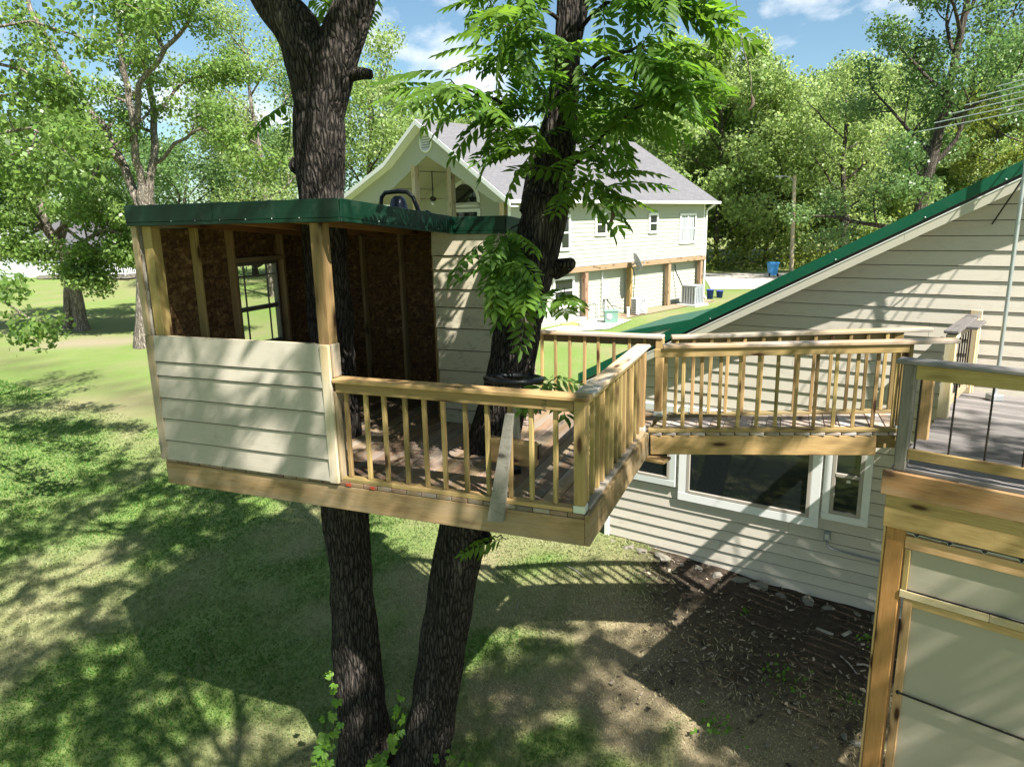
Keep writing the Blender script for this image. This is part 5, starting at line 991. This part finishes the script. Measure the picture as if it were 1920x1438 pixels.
special('leaning_lawn_tree', 'old leaning tree with a broken stub on the left lawn', 150, 34,
        [([(152, 604, 0), (140, 545, 0), (125, 490, 0), (105, 450, 0), (85, 425, 0.2)], 0.30, 0.2, 0), ([(128, 600, 0.6), (128, 550, 0.4), (128, 500, 0.2)], 0.26, 0.2, 0), ([(100, 445, 0), (78, 420, -0.3), (62, 432, -0.6)], 0.22, 0.16, 0),
         ([(110, 460, 0), (130, 400, 0), (170, 340, 0.3), (200, 290, 0.5)], 0.22, 0.06, 3.4), ([(95, 440, 0), (70, 370, 0), (50, 310, 0), (60, 240, 0)], 0.2, 0.06, 3.4), ([(120, 480, 0), (160, 450, -1), (200, 430, -2), (235, 440, -2.5)], 0.12, 0.04, 2.6),
         ([(90, 430, 0), (40, 420, -1), (0, 425, -1.5), (-40, 420, -2)], 0.14, 0.04, 2.8), ([(126, 500, 0.2), (150, 500, -1.2), (175, 520, -2)], 0.08, 0.03, 1.6), ([(118, 470, 0), (80, 480, -1.2), (40, 470, -2)], 0.08, 0.03, 2.0), ([(125, 430, 0), (180, 470, -1.8), (225, 475, -2.5)], 0.08, 0.03, 2.2), ([(100, 440, 0), (150, 400, -2.0), (215, 395, -3)], 0.09, 0.03, 2.4), ([(90, 430, 0), (40, 360, -2), (10, 340, -2)], 0.09, 0.03, 2.4)], LF_MAP, BARKG, 0.155, 130, 0.42, 82)
# maple outside the left edge whose boughs hang into view
def bough_tree():
    Y = 15; b = gb_(-260, Y); t = Tree(91); r_ = np.random.default_rng(92); P = path(t.r, b-UPZ*0.3, V3(0.05, 0, 1), 12, 8, 0.03, 0.05); t.w.append((P, np.linspace(0.32, 0.12, 9), 10))
    for pts, bl in (([(-200, 250, 0), (-80, 190, 0), (40, 175, -0.5), (120, 215, -0.8)], 1.3), ([(-200, 150, 0), (-60, 60, 0.3), (60, 40, 0), (150, 70, 0)], 1.2), ([(-200, 330, 0), (-60, 260, -1), (60, 240, -1.5), (130, 290, -2)], 1.2),
                    ([(-190, 420, 0), (-60, 300, 0.5), (30, 310, 0), (100, 330, 0)], 1.1), ([(-200, 600, -1), (-80, 520, -1), (0, 560, -2), (60, 600, -2.2)], 0.9), ([(-200, 80, -1), (0, -60, -2), (150, -40, -2), (240, 10, -2)], 1.3), ([(-150, 100, 0), (-50, 110, -1), (40, 130, -1), (90, 160, -1)], 1.0)):
        Q_ = np.array([at(a, b_, Y+c) for a, b_, c in pts]); i = int(np.argmin(np.abs(P[:, 2]-Q_[0][2]))); Q_ = np.concatenate([P[i:i+1], Q_]); tt = np.linspace(0, len(Q_)-1, 13); Q_ = np.stack([np.interp(tt, np.arange(len(Q_)), Q_[:, k]) for k in range(3)], 1)
        R = np.linspace(0.06, 0.012, 13); t.w.append((Q_, R, 6)); t.grow(Q_, R, bl, 1, 0.25, -0.03, 6, t0=0.42)
    for k in range(9): a = k*2.4; t.limb(P[5+k % 3], V3(math.cos(a), math.sin(a), 0.7), 3.6, 0.09, 1, 0.15, 0.05, 4)
    V, F = t.wood_mesh('m'); LV, LF, tint = leafcloud(r_, t.tips, 42, 0.24, 0.115, droop=0.5); root = thing('maple_tree', b, 'maple whose leafy boughs hang into view at the left edge', 'tree'); M = Matrix.Translation(Vector(b))
    obj('trunk', mesh_np('trunk', V-b, F, smooth=True), BARKG, root, M); obj('crown', mesh_np('crown', LV-b, LF, tint=tint), LF_MAP, root, M)
bough_tree()

# ------------------------------------------------------------------ the walnut that carries the treehouse
def compound(npair=7, ll=0.138, length=0.52):
    """pinnate leaf along +x: rachis and paired folded leaflets"""
    V, F = [], []
    def rach(s): return V3(s*length*(1-0.10*s), 0, -0.16*length*s*s*1.6)
    for i in range(5):
        s0, s1 = i/5, (i+1)/5; a, b = rach(s0), rach(s1); k = len(V); V += [a+V3(0, 0.0022, 0), a-V3(0, 0.0022, 0), b-V3(0, 0.0018, 0), b+V3(0, 0.0018, 0)]; F.append((k, k+1, k+2, k+3))
    def leaflet(p, d, nrm, L_):
        sd_ = np.cross(nrm, d); w_ = L_*0.185; k = len(V)
        m1, m2, tip = p+d*L_*0.35-nrm*L_*0.03, p+d*L_*0.7-nrm*L_*0.09, p+d*L_-nrm*L_*0.2
        V.extend([p, m1+sd_*w_+nrm*w_*0.3, m2+sd_*w_*0.78+nrm*w_*0.25, tip, m2-sd_*w_*0.78+nrm*w_*0.25, m1-sd_*w_+nrm*w_*0.3]); F.extend([(k, k+1, k+2, k+3), (k, k+3, k+4, k+5)])
    for i in range(npair):
        s = 0.16+0.80*i/(npair-1); p = rach(s); L_ = ll*(0.62+0.5*math.sin(math.pi*(0.15+0.75*s)))
        for sg in (-1, 1): d = unit(V3(0.45+0.2*s, sg*0.85, -0.28)); leaflet(p, d, unit(V3(0.12, -sg*0.1, 1)), L_)
    leaflet(rach(1.0), unit(V3(1, 0, -0.35)), V3(0, 0, 1), ll*0.85)
    return np.array(V), np.array(F)
CPV, CPF = compound()
def place_compounds(r_, pos, direc, scale=1.0):
    n = len(pos); X = np.array(direc, float); X /= np.linalg.norm(X, axis=1)[:, None]; up = np.tile(V3(0, 0, 1), (n, 1))+r_.normal(0, 0.30, (n, 3)); Y = np.cross(up, X); Y /= np.linalg.norm(Y, axis=1)[:, None]+1e-9; Z = np.cross(X, Y)
    s_ = scale*(0.75+0.45*r_.random(n)); B_ = np.stack([X, Y, Z], 1)*s_[:, None, None]; V = np.einsum('vk,nkj->nvj', CPV, B_)+np.array(pos)[:, None, :]
    V = V+r_.normal(0, 0.004, V.shape); nv = len(CPV); F = (CPF[None]+np.arange(n)[:, None, None]*nv).reshape(-1, 4)
    t1 = np.clip(np.repeat(r_.random(n), nv)*0.7+0.3*r_.random(n*nv), 0, 1); t2 = np.clip(np.repeat(r_.random(n), nv)*0.8+0.2*r_.random(n*nv), 0, 1); return V.reshape(-1, 3), F, np.stack([t1, t2, 0*t1, 0*t1+1], -1)
def bark_tube(P, R, ns=56, seed=0, amp=0.085):
    """trunk with ridged bark relief"""
    P = np.array(P, float); R = np.array(R, float); m = len(P); tt = np.linspace(0, m-1, (m-1)*14+1)
    from_ = np.arange(m); P2 = np.stack([np.interp(tt, from_, P[:, k]) for k in range(3)], 1); k3 = np.ones(9)/9
    for _ in range(2): P2[4:-4] = np.stack([np.convolve(P2[:, k], k3, 'valid') for k in range(3)], 1)
    R2 = np.interp(tt, from_, R); V, F = tube_np(P2, R2, ns); V = V.reshape(len(P2), ns, 3); d = V-P2[:, None, :]; rr = np.linalg.norm(d, axis=2, keepdims=True); d /= rr
    th_ = np.arange(ns)/ns; L_ = np.cumsum(np.r_[0, np.linalg.norm(np.diff(P2, axis=0), axis=1)]); A_, B_ = np.meshgrid(th_, L_)
    g = vnoise(A_*22+3*vnoise(A_*6, B_*1.5, 1.0, seed+1), B_*3.2, 1.0, seed)-0.5; big = fbm(A_*4, B_*1.4, 1.0, seed+7)-0.5; wrap = np.minimum(A_, 1-A_)*ns; g *= np.clip(wrap/2, 0, 1); big *= np.clip(wrap/10, 0, 1)
    V = V+d*((g*amp*1.3+big*amp*1.6)[..., None]*R2[:, None, None]*1.6); return V.reshape(-1, 3), F
WT = thing('walnut_tree', V3(*th(2.9, 1.2, 0)[:2], 0.0), 'twin-trunked tree with dark furrowed bark growing through the treehouse', 'tree')
x1, y1 = th(3.12, 1.2, 0)[:2]
def tz(z, dx=0.0, dy=0.0): return V3(x1+dx, y1+dy, z)
trunkA = ([tz(-0.3, 0.05), tz(0.15, 0.02), tz(0.7), tz(1.3), tz(2.6), tz(4.25), tz(6.0), tz(6.9), tz(7.4, 0.03), tz(7.75, 0.05), tz(7.9, 0.06)], [0.40, 0.335, 0.295, 0.27, 0.245, 0.232, 0.222, 0.222, 0.24, 0.22, 0.12])
pL = [at(600, 260, y1), at(590, 190, y1), at(578, 110, y1), at(556, 55, y1), at(520, 10, y1), at(480, -60, y1), at(440, -160, y1-0.3)]; pR = [at(606, 260, y1), at(612, 190, y1), at(630, 110, y1), at(648, 55, y1), at(668, 0, y1), at(675, -80, y1+0.2), at(690, -180, y1+0.4)]
b2 = [V3(x1+0.42, y1-0.12, -0.35), at(745, 1500, 7.15), at(785, 1440, 7.15), at(803, 1380, 7.12), at(822, 1270, 7.08), at(840, 1150, 7.03), at(858, 1050, 6.98), at(872, 970, 6.95), at(905, 880, 6.9), at(937, 780, 6.85), at(960, 680, 6.82), at(976, 600, 6.82), at(1000, 500, 6.82), at(1015, 430, 6.82), at(1030, 370, 6.82)]
stemA = [at(1030, 390, 6.82), at(1043, 320, 6.85), at(1052, 240, 6.9), at(1060, 140, 6.95), at(1068, 20, 7.0), at(1070, -120, 7.0), at(1060, -300, 7.1)]
stemB = [at(1008, 400, 6.85), at(1015, 330, 6.95), at(1030, 270, 7.1), at(1050, 200, 7.3), at(1080, 60, 7.5), at(1120, -120, 7.8)]
dead = [[at(1378, -20, 6.3), at(1385, 50, 6.3), at(1396, 100, 6.28), at(1408, 145, 6.27), at(1409, 178, 6.27)], [at(1118, 330, 6.4), at(1135, 350, 6.38), at(1143, 375, 6.37), at(1146, 392, 6.37)]]
tubesW = [bark_tube(*trunkA, ns=64, seed=1), bark_tube(pL, [0.15, 0.20, 0.225, 0.215, 0.20, 0.19, 0.17], seed=2), bark_tube(pR, [0.15, 0.20, 0.215, 0.20, 0.18, 0.165, 0.15], seed=3),
          bark_tube(b2, [0.36, 0.31, 0.29, 0.275, 0.262, 0.255, 0.25, 0.247, 0.24, 0.232, 0.225, 0.222, 0.218, 0.212, 0.20], ns=64, seed=4), bark_tube(stemA, [0.165, 0.155, 0.14, 0.128, 0.115, 0.10, 0.08], seed=5), bark_tube(stemB, [0.165, 0.15, 0.12, 0.10, 0.075, 0.05], seed=6),
          bark_tube([at(1040, 505, 6.8), at(1062, 498, 6.7), at(1074, 492, 6.66), at(1078, 490, 6.64)], [0.10, 0.075, 0.05, 0.002], 24, 7), bark_tube([at(655, 140, y1), at(680, 138, y1-0.15), at(694, 140, y1-0.22), at(697, 141, y1-0.23)], [0.07, 0.055, 0.048, 0.002], 24, 8), bark_tube([at(566, 312, y1), at(552, 312, y1-0.05), at(544, 314, y1-0.08), at(542, 315, y1-0.085)], [0.10, 0.075, 0.04, 0.002], 24, 9),
          bark_tube([at(905, 1005, 6.92), at(914, 1012, 6.8), at(917, 1018, 6.78), at(918, 1020, 6.77)], [0.09, 0.06, 0.035, 0.002], 24, 10)]
# skeleton of the crown overhead (above the picture) and the leafy sprays in view
wt = Tree(101); r_ = np.random.default_rng(102); pos, drc = [], []
for P in (pL, pR, stemA, stemB):
    P = np.array(P); e = unit(P[-1]-P[-2])
    Q_ = path(wt.r, P[-1], unit(e+V3(0, 0, 0.6)), 4.6, 7, 0.12, 0.08); wt.w.append((Q_, np.linspace(0.15, 0.03, 8), 8))
    for k in range(8):
        i = 1+k % 6; a = k*2.4+r_.random(); wt.limb(Q_[i], V3(math.cos(a), math.sin(a), 0.35), 3.2*(1-0.25*i/6), 0.05, 1, 0.14, 0.03, 4)
for p, d in wt.tips:
    if p[2] < 9.0: continue
    for k in range(3):
        a = r_.random()*6.283; pos.append(p+r_.normal(0, 0.18, 3)); drc.append(V3(math.cos(a), math.sin(a), r_.uniform(-0.7, 0.15)))
sprays = [  # polyline in view with depth, number of leaves, leaf reach
    ([(1040, 210, 6.9), (985, 208, 6.6), (930, 190, 6.3), (870, 168, 6.0), (835, 150, 5.9)], 26, 0.05), ([(1050, 120, 6.9), (1010, 60, 6.5), (965, 40, 6.2), (930, 60, 6.0)], 18, 0.08), ([(1050, 40, 7.0), (1000, 0, 6.6), (950, -20, 6.3)], 14, 0.1),
    ([(1045, 330, 6.8), (1030, 280, 6.3), (1000, 250, 6.2), (960, 240, 6.1)], 17, 0.08), ([(1060, 230, 6.9), (1075, 180, 6.3), (1040, 130, 6.1)], 15, 0.1), ([(1060, 330, 6.8), (1110, 275, 6.5), (1165, 225, 6.2), (1205, 195, 6.0), (1240, 185, 5.95)], 26, 0.07),
    ([(1066, 170, 6.9), (1130, 110, 6.4), (1200, 90, 6.1), (1245, 110, 6.0), (1275, 130, 5.9)], 24, 0.07), ([(1070, 60, 7.0), (1140, 10, 6.5), (1200, -10, 6.2), (1260, 0, 6.1), (1300, 20, 6.0)], 26, 0.08), ([(1070, -20, 7.0), (1160, -60, 6.6), (1230, -60, 6.3)], 14, 0.08),
    ([(1062, 390, 6.8), (1085, 350, 6.5), (1110, 340, 6.4), (1135, 365, 6.3)], 14, 0.06), ([(1055, 300, 6.8), (1100, 250, 6.7), (1140, 290, 6.6)], 12, 0.07), ([(985, 470, 6.7), (965, 455, 6.4), (950, 470, 6.3), (955, 505, 6.25)], 16, 0.05), ([(975, 420, 6.8), (950, 440, 6.5), (930, 455, 6.4)], 10, 0.04),
    ([(990, 520, 6.6), (985, 520, 6.35), (975, 545, 6.3)], 8, 0.04), ([(1015, 740, 6.6), (1030, 715, 6.4), (1045, 705, 6.3)], 3, 0.03), ([(1000, 775, 6.7), (1005, 770, 6.5), (1010, 775, 6.4)], 2, 0.03), ([(915, 1008, 6.8), (940, 1006, 6.7), (950, 1010, 6.65)], 2, 0.02), ([(1055, 560, 6.7), (1058, 540, 6.6)], 3, 0.02),
    ([(640, 90, 8.0), (615, 10, 8.1), (600, -20, 8.1)], 4, 0.05), ([(560, 200, 7.3), (545, 200, 7.1), (535, 190, 7.0)], 2, 0.02), ([(1065, 280, 6.9), (1020, 180, 7.0), (980, 120, 7.0), (940, 100, 6.9)], 15, 0.1), ([(1066, 100, 6.9), (1120, 180, 6.9), (1190, 150, 6.8), (1220, 60, 6.6)], 16, 0.1)]
spw = []
for pts, n, sp in sprays:
    P = np.array([at(*p) for p in pts]); m = len(P); tt = np.linspace(0, m-1, 4*(m-1)+1); P2 = np.stack([np.interp(tt, np.arange(m), P[:, k]) for k in range(3)], 1); P2[1:-1] += r_.normal(0, 0.012, P2[1:-1].shape); spw.append((P2, np.linspace(0.022 if n > 12 else 0.008, 0.004, len(P2)), 5))
    e = unit(P[-1]-P[0]) if n > 2 else V3(-1, 0, 0)
    for k in range(n):
        f_ = 0.25+0.75*(k+r_.random())/n; i = min(m-2, int(f_*(m-1))); p = P[i]+(P[i+1]-P[i])*(f_*(m-1)-i); a = r_.random()*6.283; pos.append(p+r_.normal(0, sp, 3)); drc.append(unit(e*0.75+V3(math.cos(a), math.sin(a), 0)*0.8+V3(0, 0, r_.uniform(-0.75, 0.25))))
Vs, Fs, o_ = [], [], 0
for v, f_ in tubesW+[tube_np(P, R, n) for P, R, n in wt.w+spw]: Vs.append(v); Fs.append(f_+o_); o_ += len(v)
MW = Matrix.Translation(Vector((WM[WT.name].translation))); b0 = np.array(WM[WT.name].translation)
obj('trunk', mesh_np('trunk', np.concatenate(Vs)-b0, np.concatenate(Fs), smooth=True), BARK, WT, MW)
LV, LF, tint = place_compounds(r_, np.array(pos), np.array(drc)); obj('crown', mesh_np('crown', LV-b0, LF, tint=tint), LF_WAL, WT, MW)
DEADL = plain('dead_leaf_brown', (0.10, 0.075, 0.055), 0.8)
for P in dead:
    tubes('dead_twig', [(P, [0.004]*(len(P)-1)+[0.003])], BARKG, WT, 5); e = P[-1]
    tubes('dead_leaf', [([e, e+V3(0.012, 0, -0.03), e+V3(0.016, 0, -0.07), e+V3(0.0, 0, -0.105), e+V3(-0.03, 0, -0.125)], [0.004, 0.014, 0.019, 0.012, 0.001])], DEADL, WT, 8)
# a second large walnut stands behind and to the right of the viewpoint; only its shade reaches the picture
def shade_tree(name, label, bx, by, H_, R_, seed, nl, n3, zmin):
    t = Tree(seed); r_ = np.random.default_rng(seed+1); b = V3(bx, by, g1(bx, by)); P = path(t.r, b-UPZ*0.3, V3(0, 0, 1), H_*0.88, 9, 0.02, 0.1); t.w.append((P, np.linspace(0.42, 0.1, 10), 12)); pos, drc = [], []
    for k in range(nl): a = k*2.4+r_.random()*0.5; i = 6+int(3.99*k/nl); t.limb(P[i], V3(math.cos(a), math.sin(a), 0.45), R_*(0.7+0.5*r_.random()), 0.10, 1, 0.14, 0.04, 6)
    for p, d in t.tips:
        if p[2] < zmin: continue
        for k in range(n3): a = r_.random()*6.283; pos.append(p+r_.normal(0, 0.3, 3)); drc.append(V3(math.cos(a), math.sin(a), r_.uniform(-0.6, 0.2)))
    root = thing(name, b, label, 'tree'); M = Matrix.Translation(Vector(b)); V, F = t.wood_mesh('m'); obj('trunk', mesh_np('trunk', V-b, F, smooth=True), BARK, root, M)
    LV, LF, tint = place_compounds(r_, np.array(pos), np.array(drc), 1.15); obj('crown', mesh_np('crown', LV-b, LF, tint=tint), LF_WAL, root, M)
shade_tree('shade_tree', 'tree behind the viewpoint that shades the treehouse front', 3.6, -1.6, 15.5, 5.0, 111, 24, 4, 9.3)
shade_tree('shade_tree', 'tree left of the viewpoint that shades the left lawn', -8.5, -1.5, 14.0, 4.4, 131, 16, 2, 8.8)

# ------------------------------------------------------------------ creeper at the trunk feet
def palmate(L_=0.10):
    V, F = [], []
    for a, s in ((-1.25, 0.62), (-0.62, 0.88), (0, 1.0), (0.62, 0.88), (1.25, 0.62)):
        d = V3(math.cos(a), math.sin(a), -0.25); d = unit(d); sd_ = unit(V3(-math.sin(a), math.cos(a), 0)); l = L_*s; w_ = l*0.24; k = len(V); p = d*l*0.1
        V += [p, d*l*0.5+sd_*w_+V3(0, 0, 0.006), d*l*0.78+sd_*w_*0.75, d*l-V3(0, 0, l*0.12), d*l*0.78-sd_*w_*0.75, d*l*0.5-sd_*w_+V3(0, 0, 0.006)]; F += [(k, k+1, k+2, k+3), (k, k+3, k+4, k+5)]
    return np.array(V), np.array(F)
PV, PF = palmate()
def creeper(label, stems, n, seed, size=1.0, spread=0.06):
    r_ = np.random.default_rng(seed); ps, w_ = [], []
    for pts in stems:
        P = np.array([at(*p) for p in pts]); w_.append((P, np.linspace(0.006, 0.003, len(P)))); m = len(P)
        for k in range(n):
            f_ = (k+r_.random())/n*(m-1); i = min(m-2, int(f_)); ps.append(P[i]+(P[i+1]-P[i])*(f_-i)+r_.normal(0, spread, 3)+V3(0, -0.05, 0))
    N_ = len(ps); X = r_.normal(0, 1, (N_, 3))+V3(0, -0.9, -0.9); X /= np.linalg.norm(X, axis=1)[:, None]; up = np.tile(V3(0, -0.55, 0.8), (N_, 1))+r_.normal(0, 0.3, (N_, 3)); Y = np.cross(up, X); Y /= np.linalg.norm(Y, axis=1)[:, None]; Z = np.cross(X, Y)
    B_ = np.stack([X, Y, Z], 1)*(size*(0.6+0.7*r_.random(N_)))[:, None, None]; V = (np.einsum('vk,nkj->nvj', PV, B_)+np.array(ps)[:, None, :]).reshape(-1, 3); F = (PF[None]+np.arange(N_)[:, None, None]*len(PV)).reshape(-1, 4)
    tint = np.repeat(np.stack([r_.random(N_), 0.3+0.7*r_.random(N_), np.zeros(N_), np.ones(N_)], -1), len(PV), 0); base = V.mean(0); base[2] = V[:, 2].min()
    root = thing('creeper_vine', base, label, 'vine'); tubes('stem', w_, BARKD, root, 5); obj('foliage', mesh_np('foliage', V-base, F, tint=tint), LF_VIN, root, Matrix.Translation(Vector(base)))
creeper('bright green creeper climbing the left side of the thicker trunk', [[(600, 1500, 6.75), (622, 1400, 6.8), (628, 1330, 6.85), (622, 1260, 6.9)], [(590, 1470, 6.7), (600, 1420, 6.75), (610, 1370, 6.8)]], 20, 201, 1.0, 0.05)
creeper('broad-leaved creeper in the fork between the two trunks', [[(720, 1520, 6.6), (715, 1450, 6.65), (735, 1390, 6.7), (742, 1340, 6.75)], [(690, 1480, 6.5), (700, 1430, 6.5), (725, 1400, 6.55)]], 13, 202, 1.15, 0.05)
creeper('small-leaved creeper at the right foot of the leaning trunk', [[(800, 1500, 6.75), (830, 1430, 6.8), (850, 1400, 6.85)], [(830, 1480, 6.8), (870, 1420, 6.9)]], 14, 203, 0.6, 0.07)
creeper('thin creeper sprigs on the left of the leaning trunk', [[(745, 1340, 7.0), (750, 1310, 7.0), (756, 1280, 7.0)]], 6, 204, 0.8, 0.03)

# ------------------------------------------------------------------ grass, weeds, litter, stones
r_ = np.random.default_rng(301); n = 760000
ang = r_.uniform(-0.78, 0.72, n); dist = 3.6+40*r_.random(n)**1.75; gx, gy = np.sin(ang)*dist*1.12, np.cos(ang)*dist*1.02
bd = bare(gx, gy); stv = np.clip(straw(gx, gy)+0.25*(r_.random(n)-0.5), 0, 1); keep = (r_.random(n) > bd*0.996) & (r_.random(n) > 0.55*straw(gx, gy)) & (-((gx-HW[0])*HN[0]+(gy-HW[1])*HN[1]) > 0.05)
gx, gy, stv, dist = gx[keep], gy[keep], stv[keep], dist[keep]; n = len(gx)
from bisect import bisect
ix = np.clip(np.searchsorted(ax, gx)-1, 0, len(ax)-2); iy = np.clip(np.searchsorted(ay, gy)-1, 0, len(ay)-2); fx = (gx-ax[ix])/(ax[ix+1]-ax[ix]); fy = (gy-ay[iy])/(ay[iy+1]-ay[iy])
gzv = (Zg[iy, ix]*(1-fx)+Zg[iy, ix+1]*fx)*(1-fy)+(Zg[iy+1, ix]*(1-fx)+Zg[iy+1, ix+1]*fx)*fy
hgt = (0.022+0.035*r_.random(n)**1.5)*(0.6+0.8*vnoise(gx, gy, 0.4, 77))*(1+0.9*bare(gx, gy))*(1-0.35*stv)*(0.8+0.05*dist/3); a = r_.random(n)*6.283; w_ = 0.0028+0.0011*dist; lean = r_.normal(0, 0.55, (n, 2))*hgt[:, None]*(1+0.8*stv[:, None])
B0 = np.stack([gx-np.cos(a)*w_, gy-np.sin(a)*w_, gzv-0.004], 1); B1 = np.stack([gx+np.cos(a)*w_, gy+np.sin(a)*w_, gzv-0.004], 1); B2 = np.stack([gx+lean[:, 0], gy+lean[:, 1], gzv+hgt], 1)
V = np.stack([B0, B1, B2], 1).reshape(-1, 3); tint = np.repeat(np.stack([np.clip(stv*1.1, 0, 1), 0.30+0.40*r_.random(n), 0*gx, 0*gx+1], -1), 3, 0)
o = obj('grass', mesh_np('grass', V, None, np.arange(3*n).reshape(n, 3), tint=tint), GRASSM); o['kind'] = 'stuff'; o['label'] = 'short patchy lawn grass with straw-coloured worn patches'; o['category'] = 'grass'
# bark chips and dead leaves on the bare soil
n = 12000; gx = r_.uniform(-0.5, 7, n); gy = r_.uniform(4.5, 11.5, n); k = (r_.random(n) < bare(gx, gy)*0.95) & (-((gx-HW[0])*HN[0]+(gy-HW[1])*HN[1]) > 0.04); gx, gy = gx[k], gy[k]; n = len(gx)
C = np.stack([gx, gy, gz(gx, gy)+0.012], 1); a = r_.random(n)*6.283; l = 0.012+0.03*r_.random(n)**2; w_ = l*(0.25+0.4*r_.random(n)); t_ = np.stack([np.cos(a), np.sin(a), r_.normal(0, 0.2, n)], 1)*l[:, None]; s_ = np.stack([-np.sin(a), np.cos(a), r_.normal(0, 0.2, n)], 1)*w_[:, None]
V = np.stack([C-t_-s_, C+t_-s_, C+t_+s_, C-t_+s_], 1).reshape(-1, 3); b = r_.random(n)**5; tint = np.repeat(np.stack([b, r_.random(n), 0*b, 0*b+1], -1), 4, 0)
o = obj('leaf_litter', mesh_np('leaf_litter', V, np.arange(4*n).reshape(n, 4), tint=tint), leafmat('litter', (0.045, 0.032, 0.022), (0.46, 0.39, 0.30), 0.1, 0.8)); o['kind'] = 'stuff'; o['label'] = 'dead leaves and bark crumbs scattered on the bare soil by the house'; o['category'] = 'leaf litter'
def rock(label, p, s, seed, mat=STONE, group=None, name='stone'):
    import bmesh
    r_ = np.random.default_rng(seed); bm = bmesh.new(); bmesh.ops.create_icosphere(bm, subdivisions=2, radius=1.0); q = r_.normal(0, 1, 3)
    for v in bm.verts:
        c = np.array(v.co); k = 1+0.28*math.sin(3*c[0]+q[0]*3)*math.cos(2.5*c[1]+q[1]*3)+0.16*math.sin(6*c[2]+q[2]*4+4*c[0])+r_.normal(0, 0.05); v.co = Vector(c*k*np.array(s))
    me = bpy.data.meshes.new(name); bm.to_mesh(me); bm.free(); M = Matrix.Translation(Vector(p))@Matrix.Rotation(r_.random()*6.28, 4, 'Z'); return tag(obj(name, me, mat, None, M), label, 'stone', group)
r_ = np.random.default_rng(401)
for k, t in enumerate(np.r_[np.linspace(5.1, 0.7, 15)]):
    t += r_.normal(0, 0.06); p = hs(t, -0.16-0.08*r_.random(), 0); sz = 0.035+0.075*r_.random()**1.6; rock('rough pale limestone lump in the row along the house foundation', V3(p[0], p[1], g1(p[0], p[1])+sz*0.05), (sz*1.5, sz*0.9, sz*0.7), 410+k, group='stones along the house foundation')
for k, (px, py, Y, s_, lab) in enumerate([(1593, 1276, 7.0, 0.045, 'whitish stone on the dirt nearest the cedar post'), (1616, 1280, 6.9, 0.05, 'whitish stone touching the cedar post edge'), (1537, 1305, 6.9, 0.03, 'thin white stone flake left of the cedar post'), (1444, 1309, 7.0, 0.03, 'small white stone flake in the middle of the bare soil')]):
    p = grd(at(px, py, Y)); rock(lab, p+UPZ*0.01, (s_*1.3, s_*0.8, s_*0.5), 440+k)
def gpt(px, py):
    d = at(px, py, 10)-CAM; lo, hi = 0.2, 6.0
    for _ in range(50):
        m = (lo+hi)/2; p = CAM+d*m
        if p[2] > g1(p[0], p[1]): lo = m
        else: hi = m
    return CAM+d*lo
for k, (a, b, wd, m, lab) in enumerate([((1530, 1180), (1562, 1192), 0.05, GREYW, 'pale wood offcut lying on the bare soil'), ((1580, 1194), (1595, 1186), 0.05, GREYW, 'short pale wood offcut near the enclosure'), ((1576, 1232), (1607, 1266), 0.022, GREYW, 'thin grey stick lying across the bare soil'), ((1606, 1248), (1632, 1252), 0.03, GREYW, 'flat grey stick beside the cedar post'), ((1062, 1062), (1095, 1083), 0.018, GREYW, 'curved grey twig on the straw-coloured ground'), ((972, 1130), (966, 1155), 0.016, GREYW, 'short twig on the grass below the deck')]):
    p, q = gpt(*a)+UPZ*0.02, gpt(*b)+UPZ*0.02
    if wd > 0.04: o = bar('wood_offcut', p, q, wd, 0.02, m, None, c=0.003)
    else: o = tubes('stick', [([p, (p+q)/2+V3(0.01, 0.01, 0.01), q], [wd/2, wd/2.2, wd/3])], m, None, 6)
    tag(o, lab, 'wood scrap' if wd > 0.04 else 'stick')
def weed(px, py, n, s, seed, lab):
    r_ = np.random.default_rng(seed); p = gpt(px, py); N_ = n; ps = p+np.c_[r_.normal(0, s, n), r_.normal(0, s, n), 0.02+np.abs(r_.normal(0, s*0.5, n))]; V, F = cards(r_, ps, 0.06); root = thing('weed', p, lab, 'weed')
    obj('foliage', mesh_np('foliage', V-p, F, tint=np.repeat(np.stack([r_.random(n)*0.5, r_.random(n), np.zeros(n), np.ones(n)], -1), 4, 0)), LF_VIN, root, Matrix.Translation(Vector(p)))
    tubes('stem', [([p, p+V3(0.02, 0.0, s)], 0.004), ([p, p+V3(-s, -0.3*s, 0.6*s)], 0.003), ([p, p+V3(s, -0.2*s, 0.5*s)], 0.003)], LF_VIN, root, 4)
weed(1470, 1275, 60, 0.16, 501, 'leafy weed in the middle of the bare soil'); weed(1400, 1150, 18, 0.05, 502, 'small weed sprout nearest the house wall'); weed(1340, 1365, 60, 0.13, 503, 'leafy weed at the sunlit edge of the bare soil'); weed(1625, 1205, 22, 0.08, 504, 'weed by the cedar post foot'); weed(1590, 1315, 20, 0.07, 505, 'small weed left of the fabric screens')
